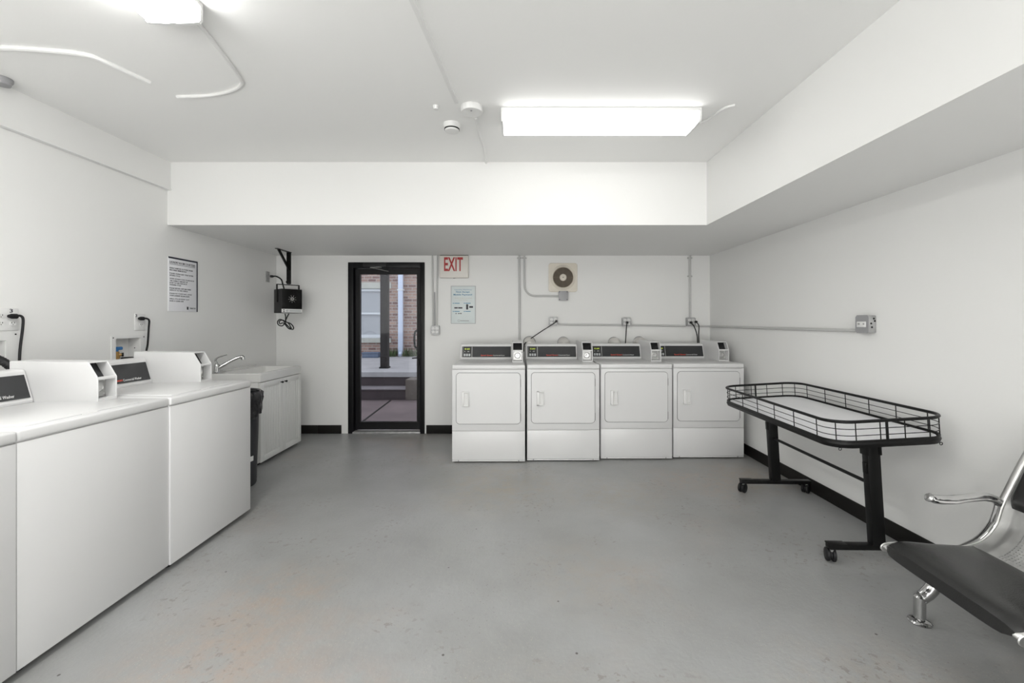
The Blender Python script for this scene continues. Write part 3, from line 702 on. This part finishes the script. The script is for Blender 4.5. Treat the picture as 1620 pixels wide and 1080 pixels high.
for k in range(8): a = k*PI/4; tube(bm, [(.034*math.cos(a), -.023, .034*math.sin(a)), (.119*math.cos(a), -.021, .119*math.sin(a))], .0020, 6)
obj('grille', bm, 'vent', t)
bm = new(); lathe(bm, [(0, .016), (.040, .016), (.040, .026), (.034, .030), (0, .031)], 28, RX90); h = obj('hub', bm, 'cream', t)
bm = new(); lathe(bm, [(0, .031), (.006, .031), (.006, .033), (0, .033)], 12, RX90); obj('hub_screw', bm, 'black', h)
t = thing('junction_box', 'blank grey square junction box just under the wall fan', 'junction box', (wx(890.5), YB, wz(468)))
B('box', 'greybox', t, (-.052, .052, -.045, 0, -.052, .052), bev=.004)
B('cover_plate', 'greybox', t, (-.055, .055, -.049, -.045, -.055, .055), bev=.003)
bm = new()
for x in (-.044, .044):
    for z in (-.044, .044): lathe(bm, [(0, .049), (.005, .049), (.004, .052), (0, .052)], 10, Matrix.Translation((x, 0, z)) @ RX90)
obj('screw', bm, 'black', t)

# ---------------------------------------------------------------- left wall fittings
F = lambda u, v, k: Vector((u, -.005-k, v))
t = thing('courtesy_sign', 'white laundry rules sign with dark top and right borders on left wall', 'sign', (XL, 3.622, 1.625), PI/2)
a, b = .158, .222
B('board', 'paper', t, (-a, a, -.005, 0, -b, b), bev=.001)
M['navy'] = mat('navy_border', (.012,.012,.03), .5)
B('border', 'navy', t, (-a, a, -.007, -.0045, b-.012, b+.001), (a-.010, a+.001, -.007, -.0045, -b, b))
bm = new(); text_into(bm, 'LAUNDRY ROOM COURTESIES', -a+.012, a-.028, .172, .190, F, bold=.01); box(bm, -a+.012, a-.028, -.0062, -.005, .163, .166)
rows = ['KINDLY REMOVE CLOTHING FROM', 'MACHINES IMMEDIATELY', '', 'PLEASE CLEAN LINT TRAP AFTER', 'DRYING CYCLE', '', 'WHEN ADDING SOAP, PLEASE NOTE', 'THE CORRECT AMOUNT OF', 'SOAP TO USE FOR EACH', 'WASHING CYCLE', '', 'PLEASE REPORT ANY MACHINE', 'DEFECTS TO THE OFFICE', '', 'PLEASE DO YOUR PART, LEAVE', 'YOUR LAUNDRY ROOM CLEAN', '', 'SMILE, IT\'S LAUNDRY DAY', 'HAVE A CLEAN ONE']
z = .138; hrow = .0112
for rw in rows:
    if rw == '': z -= .0105; continue
    text_into(bm, rw, -a+.012, -a+.012+len(rw)*.0091, z-hrow, z, F, bold=.012); z -= hrow+.0055
lathe(bm, [(0,0),(.009,0),(.009,.001),(0,.001)], 16, Matrix.Translation((.045, -.005, -.192)) @ RX90); box(bm, .037, .053, -.0062, -.005, -.205, -.180)
text_into(bm, 'THANK YOU', .068, .135, -.199, -.186, F)
obj('lettering', bm, 'ktext', t, False)
def wall_plate(y0, y1, z0, z1, label, gangs):
    t = thing('outlet_plate', label, 'outlet', (XL, (y0+y1)/2, (z0+z1)/2), PI/2, 'white wall outlets above the washers'); w_, h_ = (y1-y0)/2, (z1-z0)/2
    B('plate', 'whitep', t, (-w_, w_, -.006, 0, -h_, h_), bev=.003)
    for g in gangs:
        for zz in (-.022, .020):
            bm = new(); prism(bm, rrect(g-.015, g+.015, zz-.013, zz+.013, .008, 4), -.009, -.005, lambda u, v, a: Vector((u, a, v))); r = obj('receptacle', bm, 'whitep', t, False)
            bm = new(); box(bm, g-.008, g-.005, -.0096, -.008, zz, zz+.008); box(bm, g+.005, g+.008, -.0096, -.008, zz, zz+.008); box(bm, g-.002, g+.002, -.0096, -.008, zz-.008, zz-.004); obj('slots', bm, 'black', r, False)
    bm = new(); text_into(bm, '3', -w_+.004 if len(gangs) == 1 else .018-.004, (-w_+.004 if len(gangs) == 1 else .014)+.015, h_-.026, h_-.004, lambda u, v, k: Vector((u, -.006-k, v)), bold=.02); obj('lettering', bm, 'ktext', t, False)
    return t
wall_plate(3.157, 3.247, 1.252, 1.376, 'white outlet plate marked 3 beside the valve recess above the far washer', [.008])
wall_plate(2.302, 2.420, 1.264, 1.390, 'larger white outlet plate marked 3 at the photo left edge', [-.028, .028])
plug_cord([(XL+.028, 3.200, 1.340), (XL+.034, 3.225, 1.340), (XL+.038, 3.243, 1.325), (XL+.035, 3.243, 1.27), (XL+.034, 3.235, 1.15), (XL+.04, 3.215, 1.05), (XL+.06, 3.2, .7)], 'black power cord from the outlet above the farthest washing machine', (0,-1,0), r=.0065)
plug_cord([(XL+.028, 2.385, 1.345), (XL+.034, 2.402, 1.348), (XL+.038, 2.412, 1.33), (XL+.035, 2.412, 1.27), (XL+.034, 2.402, 1.17), (XL+.04, 2.392, 1.08), (XL+.06, 2.36, .75)], 'black power cord from the larger outlet plate at the left edge', (0,-1,0), r=.0065)
def valve_box(H, fr, label, valve):
    t = thing('valve_box', label, 'washer box', (XL, H[0], H[2]), 0)
    L = (XL, H[0], H[2])
    bm = new()
    holed(fr[0], fr[1], fr[2], fr[3], [H], lambda a, b, c, d: box(bm, XL-.001, XL+.006, a, b, c, d)); 
    obj('frame', at(bm, L), 'whitep', t, False)
    e = .003; bm = new(); D = .085
    box(bm, XL-D, XL-D+e, H[0], H[1], H[2], H[3]); box(bm, XL-D, XL, H[0], H[0]+e, H[2], H[3]); box(bm, XL-D, XL, H[1]-e, H[1], H[2], H[3]); box(bm, XL-D, XL, H[0], H[1], H[2], H[2]+e); box(bm, XL-D, XL, H[0], H[1], H[3]-e, H[3])
    obj('liner', at(bm, L), 'whitep', t, False)
    bm = new()
    for z in (.05, .09): lathe(bm, [(0,0),(.004,0),(.004,.002),(0,.002)], 10, Matrix.Translation((XL-.035, H[1]-e, H[2]+z)) @ RX90)
    for y_, z_ in ((fr[0]+.012, fr[2]+.012), (fr[1]-.012, fr[3]-.014), (fr[0]+.012, fr[3]-.014)): lathe(bm, [(0,0),(.004,0),(.004,.002),(0,.002)], 10, Matrix.Translation((XL+.006, y_, z_)) @ Matrix.Rotation(PI/2, 4, 'Y'))
    obj('screw', at(bm, L), 'black', t)
    if valve:
        y = H[0]+.045
        v = thing('water_valve', 'brass water valve with a blue handle inside the wall recess', 'valve', (XL-.03, y, H[2]+.004))
        bm = new(); cyl(bm, (0,0,0), (0,0,.068), .015, 14); lathe(bm, [(0,0),(.020,0),(.020,.018),(0,.018)], 6, Matrix.Translation((0,0,.018))); cyl(bm, (0,0,.045), (.02,.020,.045), .011, 12); obj('body', bm, 'brass', v)
        bm = new(); box(bm, -.012, .012, -.036, .038, .078, .102, .006); cyl(bm, (0,0,.066), (0,0,.082), .010); obj('handle', bm, 'blue', v)
        bm = new(); cyl(bm, (.018,.018,.045), (.026,.026,.045), .014, 14); obj('outlet_ring', bm, 'blackp', v)
        v2 = thing('supply_hose', 'black hose lying along the bottom of the valve recess', 'hose', (XL-.03, y+.04, H[2]+.018))
        bm = new(); tube(bm, [(0,0,0), (.0,.04,.0), (-.005,.09,-.002)], .010, 10, smooth=4); obj('hose', bm, 'blackp', v2)
valve_box(HA, (2.975, 3.245, .99, 1.216), 'recessed white washer supply box above the middle and far washers', True)
valve_box(HB, (2.11, 2.415, .99, 1.258), 'recessed white washer supply box at the left edge of the photo', False)
dh = thing('drain_hose', 'thick black corrugated drain hose arching behind the middle washing machine', 'hose', (-2.62, 2.2, .8))
P = smooth_path([(-2.86, 2.20, 1.08), (-2.80, 2.195, 1.12), (-2.72, 2.19, 1.135), (-2.645, 2.195, 1.115), (-2.60, 2.21, 1.06), (-2.59, 2.21, .98), (-2.62, 2.2, .80), (-2.64, 2.2, .5)], 12)
bm = new(); tube(bm, P, .019, 14, radii=[1+(.07 if k % 2 else -.05) for k in range(len(P))]); obj('hose', at(bm, (-2.62, 2.2, .8)), 'blackp', dh)

# ---------------------------------------------------------------- utility sink
SX, SW, SD = 3.87, .735, .485      # near Y, width along Y, depth
t = thing('utility_sink', 'white laundry sink cabinet with two beadboard doors beside the black bin', 'sink cabinet', (-2.315, SX, 0), PI/2)
B('carcass', 'cab', t, (0, SW, .018, SD, .03, .765), bev=.002)
B('toe_kick', 'blackm', t, (.02, SW-.02, .05, SD-.01, 0, .03))
def cab_door(x0, x1, kx, name='door'):
    bm = new(); box(bm, x0, x1, 0, .016, .035, .762, .002)
    s = .055
    for q in ((x0, x0+s, .035, .762), (x1-s, x1, .035, .762), (x0+s-.001, x1-s+.001, .035, .035+s), (x0+s-.001, x1-s+.001, .762-s, .762)): box(bm, q[0], q[1], -.007, .003, q[2], q[3], .0025)
    n_ = 6; w_ = (x1-x0-2*s)/n_
    for k in range(n_): box(bm, x0+s+k*w_+.002, x0+s+(k+1)*w_-.002, -.0025, .003, .035+s, .762-s, .0015)
    d = obj('door', bm, 'cab', t)
    bm = new(); lathe(bm, [(0,0),(.006,0),(.005,.010),(.010,.016),(.011,.022),(.007,.027),(0,.028)], 18, Matrix.Translation((kx, -.007, .725)) @ RX90); obj('knob', bm, 'black', d)
cab_door(.003, SW/2-.0015, SW/2-.035); cab_door(SW/2+.0015, SW-.003, SW/2+.035)
bm = new(); z0, z1 = .768, .845; o_ = .006
outer = rrect(-o_, SW+o_, -o_, SD, .012, 3); inner = rrect(.04, SW-.04, .035, SD-.11, .05, 3)
def ringlay(P, z): return [bm.verts.new((u, v, z)) for u, v in P]
r0 = ringlay(outer, z0); r1 = ringlay(outer, z1-.006); r1b = ringlay(rrect(-o_+.006, SW+o_-.006, -o_+.006, SD-.006, .012, 3), z1)
r2 = ringlay(inner, z1); r2b = ringlay(rrect(.046, SW-.046, .041, SD-.116, .046, 3), z1-.008); r3 = ringlay(rrect(.075, SW-.075, .07, SD-.14, .05, 3), z1-.30)
for A, C in ((r0, r1), (r1, r1b), (r1b, r2), (r2, r2b), (r2b, r3)):
    n_ = len(A)
    for k in range(n_): bm.faces.new((A[k], A[(k+1)%n_], C[(k+1)%n_], C[k]))
bm.faces.new(r3); 
obj('basin', bm, 'tub', t)
# low back ledge of the tub against the wall
B('backsplash', 'tub', t, (.0, SW, SD-.012, SD+.005, .80, .858), bev=.004)
fa = thing('faucet', 'chrome single-lever faucet on the sink nearest the far washer', 'faucet', (-2.752, 3.945, .846))
bm = new(); box(bm, -.03, .03, -.085, .085, 0, .010, .005); obj('base_plate', bm, 'chrome', fa)
bm = new(); tube(bm, [(0,-.01,.008), (0,-.01,.03), (0,-.01,.062)], .024, 20, radii=[1.05, .95, .9]); lathe(bm, [(.022,.06),(.021,.075),(.013,.088),(0,.092)], 20, Matrix.Translation((0,-.01,0))); obj('body', bm, 'chrome', fa)
bm = new(); tube(bm, [(0,-.01,.040), (.03,.015,.062), (.075,.050,.098), (.120,.085,.128), (.142,.102,.138), (.158,.115,.134), (.162,.118,.112)], .0155, 14, smooth=5, radii=[1.2, 1.05, .95, .95, 1.0, 1.15, 1.2]); obj('spout', bm, 'chrome', fa)
bm = new(); tube(bm, [(0,-.01,.088), (-.004,-.02,.12), (.02,-.01,.145), (.075,.02,.165)], .008, 10, smooth=5, radii=[1.4, 1.2, 1, .8], sx=.7, sy=1.4); obj('lever', bm, 'chrome', fa)

# ---------------------------------------------------------------- bin
t = thing('waste_bin', 'black waste bin with draped liner between far washer and sink', 'waste bin', (-2.27, 3.43, 0))
bm = new(); lathe(bm, [(0,0),(.160,0),(.165,.01),(.186,.70),(.186,.735),(.178,.735),(.176,.70),(.155,.02),(0,.02)], 40); obj('body', bm, 'bin', t)
bm = new(); seg = 72; rings = []
prof = [(.174,.45),(.176,.70),(.186,.748),(.198,.755),(.206,.742),(.208,.70),(.203,.655),(.200,.59),(.196,.555)]
for j, (r, z) in enumerate(prof):
    rings.append([bm.verts.new(((r+(.006*math.sin(k*1.7+j)+.004*math.sin(k*.9+j*2) if j > 3 else 0))*math.cos(2*PI*k/seg), (r+(.006*math.sin(k*1.7+j)+.004*math.sin(k*.9+j*2) if j > 3 else 0))*math.sin(2*PI*k/seg), z+(.02*math.sin(k*.35)+.008*math.sin(k*1.3) if j == 8 else 0))) for k in range(seg)])
for A, C in zip(rings, rings[1:]):
    for k in range(seg): bm.faces.new((A[k], A[(k+1)%seg], C[(k+1)%seg], C[k]))
obj('liner', bm, 'bag', t)
bm = new()
for k in range(8):
    a0 = math.radians(-60+k*7); a1 = math.radians(-60+(k+1)*7)
    vs = [bm.verts.new((r*math.cos(a), r*math.sin(a), z)) for a, z, r in ((a0, .205, .1735), (a1, .205, .1735), (a1, .245, .1745), (a0, .245, .1745))]; bm.faces.new(vs)
obj('sticker', bm, 'whitep', t)

# ---------------------------------------------------------------- heater
HL = (-2.55, 4.79, 1.415)
t = thing('unit_heater', 'small black fan heater hanging on its yoke in the back left corner', 'heater', HL, math.radians(49))
hw = .110; hd = .105; hh = .265
B('casing', 'heaterside', t, (-hw, hw, -hd, hd, 0, hh), bev=.006)
B('front_plate', 'heater', t, (-hw+.004, hw-.004, -hd-.008, -hd, .045, hh-.003), bev=.003)
bm = new()
for k in range(7): r = .020+k*.012; tube(bm, [(r*math.cos(2*PI*j/32), -hd-.012, .155+r*math.sin(2*PI*j/32)) for j in range(32)], .0014, 5, closed=True)
obj('fan_guard', bm, 'black', t)
bm = new()
for k in range(9):
    a = 2*PI*k/9+.2; tube(bm, [(.012*math.cos(a), -hd-.010, .155+.012*math.sin(a)), (.042*math.cos(a+.3), -hd-.010, .155+.042*math.sin(a+.3))], .004, 6, sx=.4)
lathe(bm, [(.008,0),(.016,0),(.016,.004),(.008,.004)], 18, Matrix.Translation((0,-hd-.008,.155)) @ RX90)
obj('fan_blades', bm, 'satin', t)
cpn = B('control_strip', 'whitep', t, (-hw+.002, hw-.002, -hd-.012, -hd-.001, .004, .044), bev=.002)
bm = new(); lathe(bm, [(0,0),(.013,0),(.012,.01),(0,.011)], 20, Matrix.Translation((-.055,-hd-.012,.024)) @ RX90); obj('dial', bm, 'btn', cpn)
B('switch', 'black', cpn, (-.094, -.082, -hd-.015, -hd-.011, .028, .038), (-.094, -.082, -hd-.015, -hd-.011, .010, .020))
B('scale_strip', 'btn', cpn, (-.03, .09, -hd-.0135, -hd-.011, .014, .034))
bm = new()
for s in (-1, 1): box(bm, s*(hw+.006)-.004, s*(hw+.006)+.004, -.016, .016, .12, hh+.055, .002)
box(bm, -hw-.010, hw+.010, -.016, .016, hh+.048, hh+.056, .002); obj('yoke', bm, 'black', t)
Lb = (-2.535, 4.79, ZS)
t = thing('bracket', 'black triangular steel bracket on the soffit holding the heater', 'bracket', Lb)
bm = new(); box(bm, -.017, .017, -.26, .02, -.006, 0, .001); box(bm, -.019, .019, -.003, .003, -.36, 0, .001); box(bm, -.022, -.018, -.02, .02, -.36, 0, .001)
tube(bm, [(0, -.22, -.004), (0, 0, -.20)], .017, 4, sx=.5); obj('frame', bm, 'black', t, False)
bm = new(); cyl(bm, (0, 0, -.362), (0, 0, -.30), .006, 10); lathe(bm, [(0,0),(.014,0),(.014,.010),(0,.010)], 6, Matrix.Translation((0,0,-.340))); box(bm, -.035, -.005, -.010, .010, -.345, -.325, .001); obj('bolt', bm, 'black', t)
wp = thing('outlet_plate', 'grey metal outlet plate on left wall behind the hanging heater', 'outlet', (XL, 4.856, 1.83), PI/2)
B('plate', 'galv', wp, (-.036, .036, -.006, 0, -.06, .06), bev=.002); B('receptacle', 'greybox', wp, (-.016, .016, -.009, -.005, .006, .034), (-.016, .016, -.009, -.005, -.034, -.006), bev=.002)
plug_cord([(XL+.04, 4.855, 1.835), (XL+.10, 4.855, 1.835), (XL+.16, 4.85, 1.80), (XL+.19, 4.83, 1.74), (-2.60, 4.80, 1.69)], 'black heater cord plugged into the grey plate in the back corner', (1,0,0), r=.008)
cl = thing('cord_coil', 'bundled loops of black cord dangling beneath the hanging heater', 'power cord', (-2.50, 4.72, 1.41))
pt = lambda px, py, y=4.72: Vector((wx(px, y)+2.50, y-4.72, wz(py, y)-1.41))
bm = new(); tube(bm, [pt(451,496), pt(452,502), pt(451,509), pt(447,515), pt(441,514), pt(439,509,4.71), pt(443,505,4.71), pt(449,508), pt(455,515,4.73), pt(462,521,4.73), pt(464.5,518,4.73), pt(460,512,4.73), pt(452,509,4.70), pt(447,506,4.70), pt(442,508,4.70), pt(443,512,4.70), pt(449,511), pt(456,519,4.74), pt(461,520,4.74), pt(457,512), pt(452,508), pt(454,502), pt(457,496)], .006, 8, smooth=5); obj('cable', bm, 'blackp', cl)

# ---------------------------------------------------------------- rolling table with wire rail
TX, TY, TR, TILT = 1.986, 2.805, -.025, -.061
t = thing('rolling_table', 'black-framed rolling folding table with white top and wire rail along right wall', 'table', (TX, TY, 0), TR)
def up(v):      # the uprights and top lean slightly toward the room
    x, y, z = v; return Vector((x+(z-.1)*TILT, y, z-x*TILT*1.0))
def obu(name, bm, m, p, smooth=True):
    for v in bm.verts: v.co = up(v.co)
    return obj(name, bm, m, p, smooth)
a, b, h0, h1, rc = .295, .625, .700, .812, .11
bm = new(); prism(bm, rrect(-a+.012, a-.012, -b+.012, b-.012, rc-.01, 8), h0-.006, h0+.006, lambda u, v, k: Vector((u, v, k))); obu('tabletop', bm, 'laminate', t, False)
bm = new(); P = rrect(-a, a, -b, b, rc, 8); tube(bm, [(u, v, h0-.004) for u, v in P], .016, 4, closed=True, up=(0,0,1), sx=1.2, sy=.45)
tube(bm, [(u, v, h0+.012) for u, v in P], .005, 8, closed=True); obu('edge_band', bm, 'black', t)
bm = new(); tube(bm, [(u, v, h1) for u, v in P], .0085, 10, closed=True); rl = obu('wire_rail', bm, 'black', t)
bm = new()
for f in (.36, .66):
    tube(bm, [(u, v, h0+(h1-h0)*f) for u, v in P], .0022, 6, closed=True)
obu('rail_wire', bm, 'black', rl)
bm = new(); wires = []
for k in range(6):
    y = -b+rc+.02+k*(2*b-2*rc-.04)/5; wires += [(-a, y), (a, y)]
for k in range(4):
    x = -a+rc+k*(2*a-2*rc)/3; wires += [(x, -b), (x, b)]
c_ = rc*(1-math.cos(PI/4)); wires += [(sx*(a-c_), sy*(b-c_)) for sx in (-1,1) for sy in (-1,1)]
for x, y in wires: tube(bm, [(x, y, h0), (x, y, h1)], .0028, 6)
obu('rail_upright', bm, 'black', rl)
for s in (-1, 1):
    bm = new(); box(bm, -.034, -.022, s*b-.003, s*b+.003, h0-.01, h1, .001); obu('strap', bm, 'black', rl)
bm = new()
for x, y in ((-a+.04, -b+.02), (a-.04, -b+.02), (-a+.04, b-.02)):
    tube(bm, [(x+.007*math.cos(2*PI*k/12), y, h0-.028+.007*math.sin(2*PI*k/12)) for k in range(12)], .002, 6, closed=True)
obu('hook', bm, 'black', t)
for s in (-1, 1):
    y = s*.475
    bm = new(); box(bm, -.034, .034, y-.022, y+.022, .095, h0-.02, .004); box(bm, -.041, -.026, y-.027, y+.027, h0-.11, h0-.02, .003); box(bm, .026, .039, y-.027, y+.027, h0-.11, h0-.02, .003)
    lg = obu('post', bm, 'black', t)
    bm = new(); box(bm, -.042, -.033, y-.012, y+.012, .49, .55, .002); obu('latch', bm, 'black', lg)
    bm = new(); box(bm, -.22, .22, y-.02, y+.02, h0-.030, h0-.012, .002); obu('top_bar', bm, 'black', t)
    bm = new(); box(bm, -.262, .262, y-.022, y+.022, .075, .103, .004); box(bm, -.264, -.17, y-.024, y+.024, .098, .106, .002); fb = obj('foot_bar', bm, 'black', t)
    for sx in (-1, 1):
        cx = sx*.240; bm = new(); rot = Matrix.Translation((cx, y+.012, .036)) @ Matrix.Rotation(math.radians(70 if s < 0 else 40), 4, 'Z') @ Matrix.Rotation(PI/2, 4, 'X')
        for z0 in (-.024, .004): lathe(bm, [(0,z0),(.030,z0),(.0355,z0+.004),(.0355,z0+.016),(.030,z0+.020),(0,z0+.020)], 24, rot)
        lathe(bm, [(0,-.005),(.027,-.005),(.027,.005),(0,.005)], 20, rot); cs = obj('caster', bm, 'blackp', t)
        bm = new(); cyl(bm, (cx, y, .058), (cx, y, .08), .010, 12); obj('stem', bm, 'satin', cs)
bm = new(); tube(bm, [(0, -.46, .425), (0, .46, .425)], .010, 10); obu('crossbar', bm, 'black', t)

# ---------------------------------------------------------------- waiting bench
BL = (1.554, 1.809, 0)
t = thing('waiting_bench', 'chrome waiting-room bench with black padded seats at lower right', 'bench', BL, -.087)
side = smooth_path([(.020, 0, .352), (.006, 0, .355), (.0, 0, .364), (.012, 0, .375), (.06, 0, .381), (.18, 0, .374), (.296, 0, .376), (.36, 0, .391), (.408, 0, .423), (.446, 0, .477), (.468, 0, .550), (.502, 0, .63), (.548, 0, .728), (.606, 0, .85), (.616, 0, .872), (.628, 0, .876)], 5)
arc = [0]
for p, q in zip(side, side[1:]): arc.append(arc[-1]+(q-p).length)
def prof_at(s):
    s = max(0, min(arc[-1]-1e-6, s))
    for i in range(len(arc)-1):
        if arc[i+1] >= s:
            f = (s-arc[i])/(arc[i+1]-arc[i]); p = side[i].lerp(side[i+1], f); d = (side[i+1]-side[i]).normalized(); return p, Vector((-d.z, 0, d.x))
def pad(y0, y1, s0, s1, T, inset=.02, nu=26, nv=22):
    bm = new(); G = []; Gb = []
    for i in range(nu+1):
        u = i/nu; row = []; rb = []
        for j in range(nv+1):
            v = j/nv; e = (1-abs(2*u-1)**4.5)**.55*(1-abs(2*v-1)**7)**.5
            # corners rounded off
            p, n = prof_at(s0+(s1-s0)*u); cut = .022*max(0, 1-u/.16)**2; y = y0+cut+(y1-y0-2*cut)*v
            row.append(bm.verts.new(Vector((p.x, y, p.z))+n*(.003+T*e*(1+.08*math.sin(u*3)))))
            rb.append(bm.verts.new(Vector((p.x, y, p.z))+n*.002))
        G.append(row); Gb.append(rb)
    for i in range(nu):
        for j in range(nv):
            bm.faces.new((G[i][j], G[i][j+1], G[i+1][j+1], G[i+1][j])); bm.faces.new((Gb[i][j], Gb[i+1][j], Gb[i+1][j+1], Gb[i][j+1]))
    for i in range(nu):
        for j in (0, nv): bm.faces.new((G[i][j], G[i+1][j], Gb[i+1][j], Gb[i][j]))
    for j in range(nv):
        for i in (0, nu): bm.faces.new((G[i][j], G[i][j+1], Gb[i][j+1], Gb[i][j]))
    return bm
for k in range(3):
    y1 = -.004-k*.56; y0 = y1-.535
    bm = new(); uvl = bm.loops.layers.uv.new('UVMap'); rows = []
    ny = 8; S = side
    for i, p in enumerate(S): rows.append([bm.verts.new((p.x, y0+(y1-y0)*j/ny, p.z)) for j in range(ny+1)])
    for i in range(len(S)-1):
        for j in range(ny):
            f = bm.faces.new((rows[i][j], rows[i][j+1], rows[i+1][j+1], rows[i+1][j]))
            for lp, (ii, jj) in zip(f.loops, ((i, j), (i, j+1), (i+1, j+1), (i+1, j))): lp[uvl].uv = ((y1-y0)*jj/ny, arc[ii])
    sh = obj('seat_shell', bm, 'perf', t); so = sh.modifiers.new('s', 'SOLIDIFY'); so.thickness = .003; so.offset = -1
    bm = new()
    for yy in (y0, y1): tube(bm, [Vector((p.x, yy, p.z-.004)) for p in S], .007, 8, up=(0,1,0), sx=.6, sy=1.2)
    obj('shell_rim', bm, 'satin', sh)
    obj('seat_pad', pad(y0+.012, y1-.012, .006, .375, .030), 'leather', t)
    obj('back_pad', pad(y0+.012, y1-.012, .600, .925, .028), 'leather', t)
def arm(yc_, s):
    bm = new(); tube(bm, [(.208, yc_, .566), (.235, yc_, .560), (.29, yc_, .560), (.35, yc_, .569), (.40, yc_, .576), (.435, yc_, .575), (.462, yc_, .566), (.482, yc_, .545)], .021, 14, smooth=5, up=(0,1,0), sx=1.15, sy=.85, radii=[.95, 1, .95, .9, .9, .95, .95, .8])
    lathe(bm, [(0,-.012),(.012,-.010),(.018,-.002),(.019,.004),(.012,.012),(0,.014)], 20, Matrix.Translation((.206, yc_, .566)) @ Matrix.Rotation(math.radians(-60), 4, 'Y')); o = obj('armrest', bm, 'chrome', t)
    bm = new(); tube(bm, [(.482, yc_, .550), (.470, yc_, .50), (.452, yc_, .455), (.41, yc_, .400), (.35, yc_, .362), (.28, yc_, .335)], .017, 12, smooth=5, up=(0,1,0), sx=1.3, sy=.75)
    obj('side_frame', bm, 'chrome', t)
    bm = new(); tube(bm, [(.482, yc_, .55), (.510, yc_, .61), (.556, yc_, .71), (.610, yc_, .82)], .012, 10, smooth=4, up=(0,1,0), sx=1.1, sy=.8); obj('back_stay', bm, 'satin', t)
arm(.022, 1); arm(-.555, 1); arm(-1.115, 1); arm(-1.69, 1)
for yl in (.075, -1.74):
    for s, x in ((-1, .209), (1, .55)):
        bm = new(); xm = .38; dx_ = x-xm
        tube(bm, [(xm, yl, .265), (xm+dx_*.25, yl, .250), (xm+dx_*.5, yl, .205), (xm+dx_*.74, yl, .142), (xm+dx_*.92, yl, .112), (x, yl, .106)], .027, 14, smooth=5, up=(0,1,0), sx=.9, sy=1.1, radii=[1.2, 1.1, 1, .95, .9, .75])
        tube(bm, [(x, yl, .118), (x, yl, .112), (x, yl, .07), (x, yl, .022)], .0215, 18, radii=[.7, 1, 1, 1]); lg = obj('leg', bm, 'chrome', t)
        bm = new(); lathe(bm, [(0,0),(.040,0),(.042,.005),(.036,.011),(.016,.016),(.010,.026),(0,.026)], 28, Matrix.Translation((x, yl, 0))); obj('foot', bm, 'chrome', lg)
B('beam', 'satin', t, (.345, .415, -1.80, .11, .245, .300), bev=.008)
bm = new()
for k in range(3):
    for yy in (-.12-k*.56, -.42-k*.56): box(bm, .28, .40, yy-.02, yy+.02, .298, .366, .003)
obj('seat_mount', bm, 'blackp', t)
